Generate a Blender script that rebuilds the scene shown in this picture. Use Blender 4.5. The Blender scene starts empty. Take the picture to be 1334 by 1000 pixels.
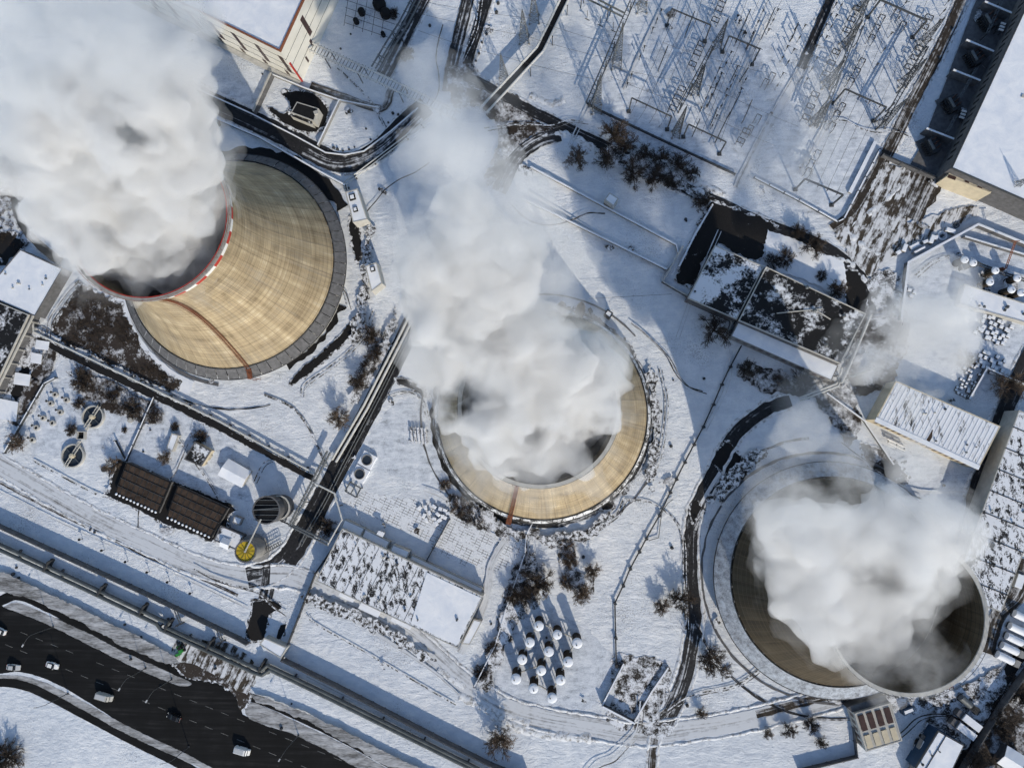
import bpy, math, random
from mathutils import Vector, Matrix, noise, Quaternion
import numpy as np
random.seed(7)
scene = bpy.context.scene
COL = scene.collection
H = 220.0
FPX = 901.0
CX, CY = 667.0, 500.0
NAD = (721.0, 579.0)
_d = Vector((NAD[0]-CX, -(NAD[1]-CY), -FPX)).normalized()
Q = _d.rotation_difference(Vector((0, 0, -1)))
CAM = Vector((0, 0, H))

def P(u, v, z=0.0):
    """a point seen at (u, v) in the photograph and standing z metres above the ground"""
    w = Q @ Vector((u-CX, -(v-CY), -FPX))
    t = (z-H)/w.z
    return Vector((w.x*t, w.y*t, z))

def PP(pts, z=0.0):
    return [P(u, v, z) for u, v in pts]

def tag(o, label=None, cat=None, group=None, kind=None):
    if label: o['label'] = label
    if cat: o['category'] = cat
    if group: o['group'] = group
    if kind: o['kind'] = kind
    return o

def thing(name, loc, label, cat, group=None, rz=0.0):
    o = bpy.data.objects.new(name, None)
    o.empty_display_size = 0.5
    o.location = loc; o.rotation_euler = (0, 0, rz)
    COL.objects.link(o)
    return tag(o, label, cat, group)

def copy_tree(o, parent=None):
    c = o.copy(); COL.objects.link(c); c.parent = parent
    for ch in list(o.children): copy_tree(ch, c)
    return c

class MB:
    def __init__(s): s.v = []; s.f = []; s.uv = {}; s.mi = []; s.m = 0
    def add(s, vs, fs, uvs=None):
        b = len(s.v); s.v += [tuple(p) for p in vs]
        for i, f in enumerate(fs):
            s.f.append([b+k for k in f]); s.mi.append(s.m)
            if uvs: s.uv[len(s.f)-1] = [uvs[k] for k in f]
        return s
    def prism(s, poly, z0, z1, top=True, bottom=True):
        n = len(poly)
        a = sum(poly[i][0]*poly[(i+1) % n][1]-poly[(i+1) % n][0]*poly[i][1] for i in range(n))
        if a < 0: poly = poly[::-1]
        vs = [(p[0], p[1], z0) for p in poly]+[(p[0], p[1], z1) for p in poly]
        fs = [(i, (i+1) % n, n+(i+1) % n, n+i) for i in range(n)]
        if top: fs.append(tuple(range(n, 2*n)))
        if bottom: fs.append(tuple(range(n-1, -1, -1)))
        return s.add(vs, fs)
    def box(s, c, sx, sy, z0, z1, rz=0.0, taper=1.0):
        ca, sa = math.cos(rz), math.sin(rz)
        def q(x, y): return (c[0]+x*ca-y*sa, c[1]+x*sa+y*ca)
        b = [q(-sx/2, -sy/2), q(sx/2, -sy/2), q(sx/2, sy/2), q(-sx/2, sy/2)]
        t = [q(-sx/2*taper, -sy/2*taper), q(sx/2*taper, -sy/2*taper), q(sx/2*taper, sy/2*taper), q(-sx/2*taper, sy/2*taper)]
        vs = [(x, y, z0) for x, y in b]+[(x, y, z1) for x, y in t]
        return s.add(vs, [(0, 1, 5, 4), (1, 2, 6, 5), (2, 3, 7, 6), (3, 0, 4, 7), (4, 5, 6, 7), (3, 2, 1, 0)])
    def bar(s, a, b, w, h=None):
        """box-section bar between two 3-D points"""
        h = h or w
        a = Vector(a); b = Vector(b); d = (b-a)
        if d.length < 1e-6: return s
        d.normalize()
        up = Vector((0, 0, 1)) if abs(d.z) < .95 else Vector((1, 0, 0))
        x = d.cross(up).normalized(); y = x.cross(d).normalized()
        o = [x*(-w/2)+y*(-h/2), x*(w/2)+y*(-h/2), x*(w/2)+y*(h/2), x*(-w/2)+y*(h/2)]
        return s.add([a+k for k in o]+[b+k for k in o], [(0, 1, 5, 4), (1, 2, 6, 5), (2, 3, 7, 6), (3, 0, 4, 7), (4, 5, 6, 7), (3, 2, 1, 0)])
    def tube(s, a, b, r0, r1=None, n=8, caps=True):
        r1 = r0 if r1 is None else r1
        a = Vector(a); b = Vector(b); d = (b-a).normalized()
        up = Vector((0, 0, 1)) if abs(d.z) < .95 else Vector((1, 0, 0))
        x = d.cross(up).normalized(); y = x.cross(d).normalized()
        vs = []
        for c, r in ((a, r0), (b, r1)):
            for i in range(n):
                t = 2*math.pi*i/n
                vs.append(c+x*(r*math.cos(t))+y*(r*math.sin(t)))
        fs = [(i, (i+1) % n, n+(i+1) % n, n+i) for i in range(n)]
        if caps: fs += [tuple(range(n, 2*n)), tuple(range(n-1, -1, -1))]
        return s.add(vs, fs)
    def path(s, pts, r, n=8):
        for a, b in zip(pts[:-1], pts[1:]): s.tube(a, b, r, r, n)
        for p in pts[1:-1]: s.ball(p, r*1.03, 6, 4)
        return s
    def lathe(s, c, prof, n=24, uv=False):
        vs = []; fs = []; uvs = []
        for k, (r, z) in enumerate(prof):
            for i in range(n):
                t = 2*math.pi*i/n
                vs.append((c[0]+r*math.cos(t), c[1]+r*math.sin(t), (c[2] if len(c) > 2 else 0)+z))
        for k in range(len(prof)-1):
            for i in range(n):
                j = (i+1) % n
                fs.append((k*n+i, k*n+j, (k+1)*n+j, (k+1)*n+i))
        return s.add(vs, fs)
    def disc(s, c, r, n=24):
        return s.add([(c[0]+r*math.cos(2*math.pi*i/n), c[1]+r*math.sin(2*math.pi*i/n), c[2]) for i in range(n)], [tuple(range(n))])
    def ball(s, c, r, n=10, m=6, sz=1.0):
        prof = [(r*math.sin(math.pi*k/m)+1e-4, -r*sz*math.cos(math.pi*k/m)) for k in range(m+1)]
        return s.lathe(c, prof, n)
    def rock(s, c, r, seed, sz=.7, n=7, m=4):
        b = len(s.v); s.ball(c, r, n, m, sz)
        for i in range(b, len(s.v)):
            p = Vector(s.v[i]); q = p-Vector(c)
            s.v[i] = tuple(Vector(c)+q*(1+.45*noise.noise(p*1.3+Vector((seed, 0, 0)))))
        return s
    def build(s, name, mat, parent=None, org=None, smooth=False):
        me = bpy.data.meshes.new(name)
        if parent is not None and org is None:
            org = parent.matrix_basis.translation
            if parent.parent is not None: org = org + parent.parent.matrix_basis.translation
            rz = parent.rotation_euler.z
        o3 = Vector(org) if org is not None else Vector((0, 0, 0))
        vs = [(x-o3.x, y-o3.y, z-o3.z) for x, y, z in s.v]
        me.from_pydata(vs, [], s.f)
        for m in (mat if isinstance(mat, (list, tuple)) else [mat]): me.materials.append(m)
        if any(s.mi): me.polygons.foreach_set('material_index', s.mi)
        if s.uv:
            lay = me.uv_layers.new(name='UVMap')
            for fi, uvs in s.uv.items():
                for li, uvc in zip(me.polygons[fi].loop_indices, uvs): lay.data[li].uv = uvc
        if smooth: me.polygons.foreach_set('use_smooth', [True]*len(me.polygons))
        me.update()
        o = bpy.data.objects.new(name, me); COL.objects.link(o)
        if parent is not None: o.parent = parent
        else: o.location = o3
        return o

# ---------------------------------------------------------------- materials
class NT:
    def __init__(s, name):
        s.m = bpy.data.materials.new(name); s.m.use_nodes = True
        s.t = s.m.node_tree; s.t.nodes.clear()
        s.out = s.n('ShaderNodeOutputMaterial'); s.b = s.n('ShaderNodeBsdfPrincipled')
        s.l(s.b.outputs[0], s.out.inputs['Surface'])
        s.b.inputs['Roughness'].default_value = .8
        s.b.inputs['Specular IOR Level'].default_value = .25
    def n(s, t, **kw):
        x = s.t.nodes.new(t)
        for k, v in kw.items(): setattr(x, k, v)
        return x
    def l(s, a, b): s.t.links.new(a, b)
    def coord(s, kind='Object', scale=(1, 1, 1), rz=0):
        c = s.n('ShaderNodeTexCoord'); mp = s.n('ShaderNodeMapping')
        s.l(c.outputs[kind], mp.inputs[0]); mp.inputs['Scale'].default_value = scale; mp.inputs['Rotation'].default_value = (0, 0, rz)
        return mp.outputs[0]
    def geo(s, scale=(1, 1, 1), rz=0):
        c = s.n('ShaderNodeNewGeometry'); mp = s.n('ShaderNodeMapping')
        s.l(c.outputs['Position'], mp.inputs[0]); mp.inputs['Scale'].default_value = scale; mp.inputs['Rotation'].default_value = (0, 0, rz)
        return mp.outputs[0]
    def noise(s, vec, scale, detail=5, rough=.55, dist=0):
        x = s.n('ShaderNodeTexNoise'); s.l(vec, x.inputs['Vector'])
        x.inputs['Scale'].default_value = scale; x.inputs['Detail'].default_value = detail
        x.inputs['Roughness'].default_value = rough; x.inputs['Distortion'].default_value = dist
        return x.outputs[0]
    def ramp(s, fac, stops):
        r = s.n('ShaderNodeValToRGB'); e = r.color_ramp.elements
        while len(e) < len(stops): e.new(.5)
        for k, (p, c) in enumerate(stops):
            e[k].position = p
            e[k].color = (c[0], c[1], c[2], 1) if not isinstance(c, (int, float)) else (c, c, c, 1)
        s.l(fac, r.inputs[0]); return r.outputs[0]
    def mix(s, f, a, b):
        x = s.n('ShaderNodeMix', data_type='RGBA')
        for sock, v in ((x.inputs[0], f), (x.inputs[6], a), (x.inputs[7], b)):
            if hasattr(v, 'links'): s.l(v, sock)
            else: sock.default_value = (v if isinstance(v, (int, float)) else (v[0], v[1], v[2], 1))
        return x.outputs[2]
    def math(s, op, a, b=None):
        x = s.n('ShaderNodeMath', operation=op)
        for sock, v in ((x.inputs[0], a), (x.inputs[1], b)):
            if v is None: continue
            if hasattr(v, 'links'): s.l(v, sock)
            else: sock.default_value = v
        return x.outputs[0]
    def bump(s, h, strength=.5, dist=.1):
        b = s.n('ShaderNodeBump'); b.inputs['Strength'].default_value = strength; b.inputs['Distance'].default_value = dist
        s.l(h, b.inputs['Height']); s.l(b.outputs[0], s.b.inputs['Normal'])
    def col(s, c):
        if hasattr(c, 'links'): s.l(c, s.b.inputs['Base Color'])
        else: s.b.inputs['Base Color'].default_value = (*c, 1)

M = {}
def plain(name, c, rough=.75, var=.25, scale=1.5, metal=0.0, bump=0):
    t = NT(name); v = t.geo()
    f = t.noise(v, scale, 6, .6)
    lo = tuple(x*(1-var) for x in c); hi = tuple(min(1, x*(1+var)) for x in c)
    t.col(t.ramp(f, [(.3, lo), (.7, hi)])); t.b.inputs['Roughness'].default_value = rough
    t.b.inputs['Metallic'].default_value = metal
    if bump: t.bump(t.noise(v, scale*3, 4), bump, .05)
    M[name] = t.m; return t.m

SNOW = (.80, .82, .86)
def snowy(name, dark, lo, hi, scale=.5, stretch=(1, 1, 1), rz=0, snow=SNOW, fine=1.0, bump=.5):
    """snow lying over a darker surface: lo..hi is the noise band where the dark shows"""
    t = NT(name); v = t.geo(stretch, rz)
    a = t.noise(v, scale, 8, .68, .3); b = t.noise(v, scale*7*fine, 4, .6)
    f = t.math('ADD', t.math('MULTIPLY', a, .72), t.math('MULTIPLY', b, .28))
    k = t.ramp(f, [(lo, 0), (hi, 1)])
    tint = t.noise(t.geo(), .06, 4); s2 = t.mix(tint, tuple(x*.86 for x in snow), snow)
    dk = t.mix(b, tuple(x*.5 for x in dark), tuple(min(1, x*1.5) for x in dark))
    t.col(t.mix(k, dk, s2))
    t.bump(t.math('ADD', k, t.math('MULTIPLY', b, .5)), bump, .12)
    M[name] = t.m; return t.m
# ---------------------------------------------------------------- snow field
def snow_ground():
    t = NT('snow_ground'); v = t.geo()
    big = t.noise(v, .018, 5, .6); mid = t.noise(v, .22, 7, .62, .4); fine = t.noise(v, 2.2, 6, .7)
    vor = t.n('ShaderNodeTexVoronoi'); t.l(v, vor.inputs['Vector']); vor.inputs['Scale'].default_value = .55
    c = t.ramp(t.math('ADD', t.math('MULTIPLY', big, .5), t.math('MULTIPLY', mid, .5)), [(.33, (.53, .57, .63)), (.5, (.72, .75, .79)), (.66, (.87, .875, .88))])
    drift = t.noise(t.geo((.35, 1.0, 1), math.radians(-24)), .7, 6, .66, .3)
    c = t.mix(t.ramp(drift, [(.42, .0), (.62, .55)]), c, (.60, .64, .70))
    # thin specks of grass and dirt poking through where the cover is thin
    speck = t.ramp(t.math('ADD', t.math('MULTIPLY', fine, .6), t.math('MULTIPLY', t.noise(v, .05, 4, .6), .4)), [(.56, 0), (.63, 1)])
    t.col(t.mix(t.math('MULTIPLY', speck, .75), c, (.25, .25, .26)))
    t.bump(t.math('ADD', t.math('ADD', t.math('ADD', t.math('MULTIPLY', mid, 1.2), t.math('MULTIPLY', drift, .8)), t.math('MULTIPLY', fine, .42)), t.math('MULTIPLY', vor.outputs[0], .12)), .95, .42)
    M['snow'] = t.m
snow_ground()
def yard():
    t = NT('yard_snow'); v = t.geo()
    a = t.noise(v, .4, 7, .68, .4); b = t.noise(v, 3.2, 5, .7); g = t.noise(t.geo((.25, 1, 1), math.radians(-65)), .8, 6, .65)
    f = t.math('ADD', t.math('MULTIPLY', a, .35), t.math('ADD', t.math('MULTIPLY', b, .3), t.math('MULTIPLY', g, .35)))
    t.col(t.ramp(f, [(.36, (.16, .16, .165)), (.44, (.46, .50, .56)), (.53, (.66, .70, .76)), (.64, (.85, .86, .88))]))
    t.bump(f, .9, .3); M['yard_snow'] = t.m
    snowy('verge_snow', (.12, .118, .115), .40, .62, .5, stretch=(.2, 1, 1), rz=math.radians(27), snow=(.56, .565, .58))
    snowy('shaded_snow', (.16, .17, .19), .38, .60, .6, snow=(.48, .53, .60))  # grimy apron snow, greyed so its colour carries shade
    snowy('bank_snow', (.30, .29, .28), .38, .50, .8, snow=(.78, .80, .83), bump=.8)
    t = NT('slab'); v = t.geo((1, 1, 1), math.radians(24))
    br = t.n('ShaderNodeTexBrick'); t.l(v, br.inputs['Vector']); br.inputs['Scale'].default_value = .30; br.inputs['Mortar Size'].default_value = .03; br.inputs['Mortar Smooth'].default_value = .6; br.offset = 0
    br.inputs['Color1'].default_value = (1, 1, 1, 1); br.inputs['Color2'].default_value = (1, 1, 1, 1); br.inputs['Mortar'].default_value = (0, 0, 0, 1)
    a = t.noise(t.geo(), .35, 6, .7); k = t.math('MAXIMUM', br.outputs[0], t.ramp(a, [(.47, 0), (.53, 1)]))
    b = t.noise(t.geo(), 2.5, 5, .7)
    t.col(t.mix(k, (.16, .16, .17), t.ramp(b, [(.35, (.58, .62, .68)), (.6, (.82, .84, .87))]))); t.bump(t.math('ADD', b, k), .7, .15); M['slab'] = t.m
yard()
def clean_snow():
    t = NT('snow_cover'); v = t.geo()
    a = t.noise(v, .25, 6, .6, .5); f = t.noise(v, 2.5, 5, .6)
    t.col(t.ramp(a, [(.3, (.68, .72, .79)), (.7, (.86, .87, .89))]))
    t.bump(t.math('ADD', a, t.math('MULTIPLY', f, .25)), .6, .2); M['snow_roof'] = t.m
clean_snow()

def track(name, dark, snow, lo, hi, sx=.03, sy=1.1, edge=.22):
    """trafficked surface: streaks run along the U of the strip, V runs across it (both in metres)"""
    t = NT(name)
    uvn = t.n('ShaderNodeUVMap'); uvn.uv_map = 'UVMap'
    mp = t.n('ShaderNodeMapping'); t.l(uvn.outputs[0], mp.inputs[0]); mp.inputs['Scale'].default_value = (sx, sy, 1)
    st = t.noise(mp.outputs[0], 1.0, 6, .62, .25)
    g = t.noise(t.geo(), .5, 6, .65)
    f = t.math('ADD', t.math('MULTIPLY', st, .68), t.math('MULTIPLY', g, .32))
    k = t.ramp(f, [(lo, 0), (hi, 1)])
    d = t.ramp(t.noise(t.geo(), 1.3, 5), [(.3, tuple(x*.6 for x in dark)), (.7, tuple(x*1.5 for x in dark))])
    t.col(t.mix(k, d, snow)); t.bump(t.math('ADD', k, t.math('MULTIPLY', g, .5)), .4, .08)
    M[name] = t.m
GS = (.62, .64, .68)
track('road_white', (.12, .115, .11), (.60, .62, .65), .34, .50)
track('road_mixed', (.026, .026, .028), GS, .51, .60)
track('road_dark', (.018, .018, .02), GS, .56, .70)
track('road_dirty', (.035, .028, .022), (.55, .56, .58), .50, .60)
track('rutted', (.05, .04, .03), (.66, .67, .69), .46, .54, .11, .55)
def asphalt():
    t = NT('asphalt'); v = t.geo((.04, 1.0, 1), math.radians(25))
    a = t.math('ADD', t.math('MULTIPLY', t.noise(v, .9, 6, .65), .6), t.math('MULTIPLY', t.noise(t.geo(), .12, 5), .4))
    t.col(t.ramp(a, [(.42, (.003, .003, .0032)), (.54, (.007, .007, .0075)), (.64, (.022, .021, .021))])); t.b.inputs['Roughness'].default_value = .85
    M['asphalt'] = t.m
asphalt()
snowy('melt', (.012, .011, .011), .62, .72, .32)
snowy('soil', (.040, .031, .025), .53, .66, .22)
plain('earth', (.045, .034, .024), .95, .5, .5, bump=.6)
snowy('melt_edge', (.03, .027, .024), .47, .53, .8)
snowy('thin_snow', (.03, .026, .022), .44, .55, .35)
snowy('scrub_ground', (.035, .027, .022), .47, .62, .16)
snowy('roof_half', (.012, .012, .013), .45, .52, .13, fine=1.6)
snowy('roof_black', (.012, .012, .013), .51, .60, .16)
snowy('roof_specks', (.02, .02, .022), .455, .49, .75, stretch=(1, .55, 1), rz=math.radians(28))
snowy('roof_ribs', (.03, .03, .033), .40, .47, .55, stretch=(1.0, .22, 1), rz=math.radians(27))
plain('concrete', (.27, .265, .255), .9, .2, .8, bump=.2)
plain('pale_concrete', (.45, .44, .41), .85, .15, .7)
plain('dark_concrete', (.12, .12, .125), .9, .3, .8)
plain('cream', (.56, .49, .36), .85, .12, .6)
plain('white_panel', (.70, .68, .62), .6, .06, .3)
plain('brown_glass', (.06, .035, .03), .35, .3, .8)
plain('red', (.45, .04, .03), .6, .15, 1)
plain('rust', (.20, .075, .04), .8, .3, 2)
plain('steel', (.06, .065, .07), .6, .25, 3)
plain('dark_steel', (.045, .047, .05), .6, .3, 3)
plain('galv', (.14, .15, .155), .5, .2, 2, metal=.3)
plain('pipe_pale', (.55, .55, .53), .6, .12, .6)
plain('pipe_grey', (.10, .11, .11), .6, .3, .6)
plain('wire', (.05, .05, .055), .6, .1, 1)
plain('brown_roof', (.055, .038, .028), .9, .5, .5, bump=.2)
plain('black', (.01, .01, .011), .8, .3, 1)
plain('yellow', (.50, .36, .03), .85, .3, .9)
plain('green', (.03, .22, .04), .6, .3, 2)
plain('water', (.03, .04, .055), .25, .3, .3)
plain('white_paint', (.78, .78, .77), .4, .05, 1)
plain('silver_paint', (.48, .49, .50), .35, .05, 1)
plain('black_paint', (.012, .012, .014), .3, .1, 1)
plain('glass', (.02, .024, .03), .15, .1, 1)
plain('rubber', (.02, .02, .02), .9, .1, 1)
plain('twig', (.12, .09, .068), .95, .3, 1)
plain('bark', (.10, .08, .065), .95, .3, 1)
plain('twig_dark', (.06, .047, .038), .95, .3, 1)
plain('tan_block', (.42, .38, .31), .9, .2, 1)
plain('blue_dark', (.02, .05, .10), .6, .2, 1)
plain('lamp_glass', (.7, .7, .65), .3, .05, 1)
plain('paint_line', (.16, .16, .155), .9, .5, 1)

def shell_mat(name, inner=False, k=1.0):
    t = NT(name)
    c = t.n('ShaderNodeTexCoord'); sp = t.n('ShaderNodeSeparateXYZ'); t.l(c.outputs['Object'], sp.inputs[0])
    ang = t.math('ARCTAN2', sp.outputs[1], sp.outputs[0])
    def comb(x, y, z):
        q = t.n('ShaderNodeCombineXYZ')
        for s_, v_ in zip(q.inputs, (x, y, z)):
            if hasattr(v_, 'links'): t.l(v_, s_)
            else: s_.default_value = v_
        return q.outputs[0]
    z = sp.outputs[2]
    ring = t.noise(comb(t.math('MULTIPLY', ang, .5), 0, t.math('MULTIPLY', z, 1.6)), 1.0, 6, .72)
    ringc = t.noise(comb(t.math('MULTIPLY', ang, .8), 3, t.math('MULTIPLY', z, .35)), 1.0, 4, .6)
    vert = t.noise(comb(t.math('MULTIPLY', ang, 26), 0, t.math('MULTIPLY', z, .03)), 1.0, 4, .65)
    pat = t.noise(comb(t.math('MULTIPLY', ang, 6), 0, t.math('MULTIPLY', z, .12)), 1.0, 6, .6)
    f = t.math('ADD', t.math('ADD', t.math('MULTIPLY', ring, .27), t.math('MULTIPLY', vert, .26)), t.math('ADD', t.math('MULTIPLY', pat, .27), t.math('MULTIPLY', ringc, .2)))
    base = [(.38, (.15, .115, .07)), (.46, (.31, .245, .155)), (.54, (.42, .34, .22)), (.62, (.56, .485, .36))]
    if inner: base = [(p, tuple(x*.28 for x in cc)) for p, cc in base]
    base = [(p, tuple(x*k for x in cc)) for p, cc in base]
    col = t.ramp(f, base)
    # each cast panel has a tone of its own
    wn = t.n('ShaderNodeTexWhiteNoise'); wn.noise_dimensions = '2D'
    t.l(comb(t.math('FLOOR', t.math('MULTIPLY', ang, 48/(2*math.pi))), t.math('FLOOR', t.math('MULTIPLY', z, 1/3.0)), 0), wn.inputs['Vector'])
    pv = t.math('ADD', t.math('MULTIPLY', wn.outputs[0], .22), .89)
    # rain streaks and grey weathering patches
    wst = t.noise(comb(t.math('MULTIPLY', ang, 40), 7, t.math('MULTIPLY', z, .018)), 1.0, 5, .7); wpt = t.noise(comb(t.math('MULTIPLY', ang, 3), 2, t.math('MULTIPLY', z, .07)), 1.0, 5, .6)
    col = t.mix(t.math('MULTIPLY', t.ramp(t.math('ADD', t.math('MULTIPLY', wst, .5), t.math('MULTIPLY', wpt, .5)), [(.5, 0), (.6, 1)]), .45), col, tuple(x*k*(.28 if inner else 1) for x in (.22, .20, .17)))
    # casting-lift joints: one line each 1.5 m of height, panel joints each 5 degrees
    fz = t.math('FRACT', t.math('MULTIPLY', z, 1/1.5)); jz = t.math('LESS_THAN', fz, .10)
    fa = t.math('FRACT', t.math('MULTIPLY', ang, 48/(2*math.pi))); ja = t.math('LESS_THAN', fa, .045)
    j = t.math('MULTIPLY', t.math('MAXIMUM', jz, ja), .5)
    hs = t.n('ShaderNodeHueSaturation'); t.l(col, hs.inputs['Color']); t.l(pv, hs.inputs['Value']); col = hs.outputs[0]
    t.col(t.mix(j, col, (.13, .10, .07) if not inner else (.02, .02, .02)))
    t.bump(t.math('SUBTRACT', f, t.math('MULTIPLY', j, .6)), .5, .15); M[name] = t.m
shell_mat('shell'); shell_mat('shell_shaded', False, .17); shell_mat('shell_in', True)  # the darkened copy paints shade into the right-hand tower's shell
# ---------------------------------------------------------------- cooling towers
SUN_AZ = (.36, -.93); SUN_EL = math.radians(27)
def hyper(rb, rt, zb, zt, n=28):
    rth = rt*.965; zth = zt*.86; b2 = (zth-zb)**2/((rb/rth)**2-1)
    return [(rth*math.sqrt(1+(z-zth)**2/b2), z) for z in [zb+(zt-zb)*k/n for k in range(n+1)]]

def tower(uv, rb, rt, zt, label, banded, apron, lad_ang, apron_mat, zb=7.0):
    c = P(*uv); t = thing('cooling_tower', c, label, 'cooling tower', 'cooling towers of the power plant')
    N = 120
    prof = hyper(rb, rt, zb, zt)
    m = MB(); m.lathe(c, prof, N); m.build('shell', M['shell_shaded' if uv[0] > 1000 else 'shell'], t, smooth=True)
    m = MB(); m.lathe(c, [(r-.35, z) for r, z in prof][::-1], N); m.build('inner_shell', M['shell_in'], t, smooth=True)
    # rim walkway: deck, outer lip and two rails
    m = MB(); m.lathe(c, [(rt-.5, zt-.25), (rt-.5, zt+.12), (rt+.42, zt+.12), (rt+.42, zt-.25), (rt-.5, zt-.25)], N); rim = m.build('rim_walkway', M['concrete' if banded else 'pale_concrete'], t)
    m = MB()
    for i in range(60):
        a = 2*math.pi*i/60; m.bar((c.x+(rt+.38)*math.cos(a), c.y+(rt+.38)*math.sin(a), zt+.12), (c.x+(rt+.38)*math.cos(a), c.y+(rt+.38)*math.sin(a), zt+1.2), .06)
    m.lathe(c, [(rt+.35, zt+1.17), (rt+.35, zt+1.25), (rt+.43, zt+1.25), (rt+.43, zt+1.17), (rt+.35, zt+1.17)], N)
    m.build('railing', M['rust' if banded else 'steel'], t)
    if banded:
        m = MB(); m.lathe(c, [(rt-.62, zt-.4), (rt-.75, zt-.2), (rt-.75, zt+.2), (rt-.62, zt+.16)], N); m.build('red_inner_lip', M['red'], t)
        # warning band painted in red and white squares below the rim
        m = MB(); seg = 40; za, zc = zt-2.3, zt-.5
        pr = [(r+.06, z) for r, z in hyper(rb, rt, zb, zt, 60) if z > za-.9]
        for i in range(seg):
            a0, a1 = 2*math.pi*i/seg, 2*math.pi*(i+1)/seg
            m.m = i % 2
            for (r0, z0), (r1, z1) in zip(pr[:-1], pr[1:]):
                for q in range(3):
                    b0 = a0+(a1-a0)*q/3; b1 = a0+(a1-a0)*(q+1)/3
                    m.add([(c.x+r0*math.cos(b0), c.y+r0*math.sin(b0), z0), (c.x+r0*math.cos(b1), c.y+r0*math.sin(b1), z0), (c.x+r1*math.cos(b1), c.y+r1*math.sin(b1), z1), (c.x+r1*math.cos(b0), c.y+r1*math.sin(b0), z1)], [(0, 1, 2, 3)])
        m.build('warning_band', [M['red'], M['white_paint']], t)
    # raking legs under the shell
    n = 44
    for i in range(n):
        m = MB(); a = 2*math.pi*i/n
        for s in (-1, 1):
            b = a+s*math.pi/n
            m.bar((c.x+(rb+1.2)*math.cos(a), c.y+(rb+1.2)*math.sin(a), .1), (c.x+rb*.99*math.cos(b), c.y+rb*.99*math.sin(b), zb+.1), .6)
        m.build('support_column', M['concrete'], t)
    m = MB(); m.disc((c.x, c.y, zb+.4), rb-.62, N); m.build('fill_pack', M['black'], t)
    # basin wall, wind apron
    m = MB(); m.lathe(c, [(rb+2.2, 0), (rb+2.2, 1.3), (rb+1.9, 1.3), (rb+1.9, 0)], N); m.build('basin_wall', M['pale_concrete'], t)
    m = MB(); m.disc((c.x, c.y, .25), rb+1.9, N); m.build('basin_water', M['black'], t)
    if apron > 0:
        m = MB(); n = 64
        for i in range(n):
            g = .03 if uv[0] < 1000 else .0; a0, a1 = 2*math.pi*(i+g)/n, 2*math.pi*(i+1-g)/n
            dz = (.25 if uv[0] < 1000 else .0)*noise.noise(Vector((i*1.7, rb, 0)))
            r0, r1 = rb+.3, rb+apron
            vs = []
            for z_ in (0, -.15):
                vs += [(c.x+r0*math.cos(a0), c.y+r0*math.sin(a0), zb+.1+dz+z_), (c.x+r0*math.cos(a1), c.y+r0*math.sin(a1), zb+.1+dz+z_), (c.x+r1*math.cos(a1), c.y+r1*math.sin(a1), zb-2.4+dz+z_), (c.x+r1*math.cos(a0), c.y+r1*math.sin(a0), zb-2.4+dz+z_)]
            m.add(vs, [(0, 3, 2, 1), (4, 5, 6, 7), (0, 1, 5, 4), (1, 2, 6, 5), (2, 3, 7, 6), (3, 0, 4, 7)])
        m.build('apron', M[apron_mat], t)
        m = MB()
        m.lathe(c, [(rb+apron, zb-2.5), (rb+apron+.1, zb-2.3), (rb+apron+.25, zb-2.5)], N)
        m.lathe(c, [(rb+.1, zb-.1), (rb+.25, zb+.35), (rb+.45, zb+.1)], N)
        m.build('apron_edge', M['dark_steel'], t)
    # ladder with cage up the shell, and its landing frame
    a = math.radians(lad_ang); w = .55/rb
    m = MB()
    pts = hyper(rb, rt, zb, zt, 24)
    for s in (-1, 1):
        for (r0, z0), (r1, z1) in zip(pts[:-1], pts[1:]):
            f = lambda r, z, e: (c.x+(r+e)*math.cos(a+s*.5/r), c.y+(r+e)*math.sin(a+s*.5/r), z)
            m.bar(f(r0, z0, .35), f(r1, z1, .35), .14)
            m.bar(f(r0, z0, .9), f(r1, z1, .9), .1)
    q = hyper(rb, rt, zb, zt, 90)
    for r, z in q:
        m.bar((c.x+(r+.5)*math.cos(a-.5/r), c.y+(r+.5)*math.sin(a-.5/r), z), (c.x+(r+.5)*math.cos(a+.5/r), c.y+(r+.5)*math.sin(a+.5/r), z), .14)
    m.build('ladder', M['rust'], t)
    m = MB(); p = Vector((c.x+(rb+apron*.5+.9)*math.cos(a), c.y+(rb+apron*.5+.9)*math.sin(a), 0))
    m.box(p, 3.2, 1.6, zb-.6, zb-.4, a)
    for sx, sy in ((-1.4, -.7), (1.4, -.7), (1.4, .7), (-1.4, .7)):
        x = p.x+sx*math.cos(a)-sy*math.sin(a); y = p.y+sx*math.sin(a)+sy*math.cos(a)
        m.bar((x, y, 0), (x, y, zb+.7), .16)
    m.bar(p+Vector((0, 0, 0)), p+Vector((0, 0, zb)), .2)
    m.build('landing_frame', M['rust'], t)
    # ring main pipe around the foot of the shell
    return t, c

T1, C1 = tower((312, 350), 34.0, 21.6, 52.3, 'tall tan cooling tower with red and white warning squares under its rim', True, 3.4, -78, 'apron_grey' if 'apron_grey' in M else 'dark_concrete')
T2, C2 = tower((706, 540), 32.0, 19.8, 48.5, 'middle tan cooling tower seen from above with a rust ladder down its lit side', False, 1.6, -107, 'thin_snow')
T3, C3 = tower((1076, 750), 30.0, 18.3, 48.0, 'brown cooling tower in the lower right with a wide snow covered apron', False, 4.6, -60, 'shaded_snow')
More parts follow.
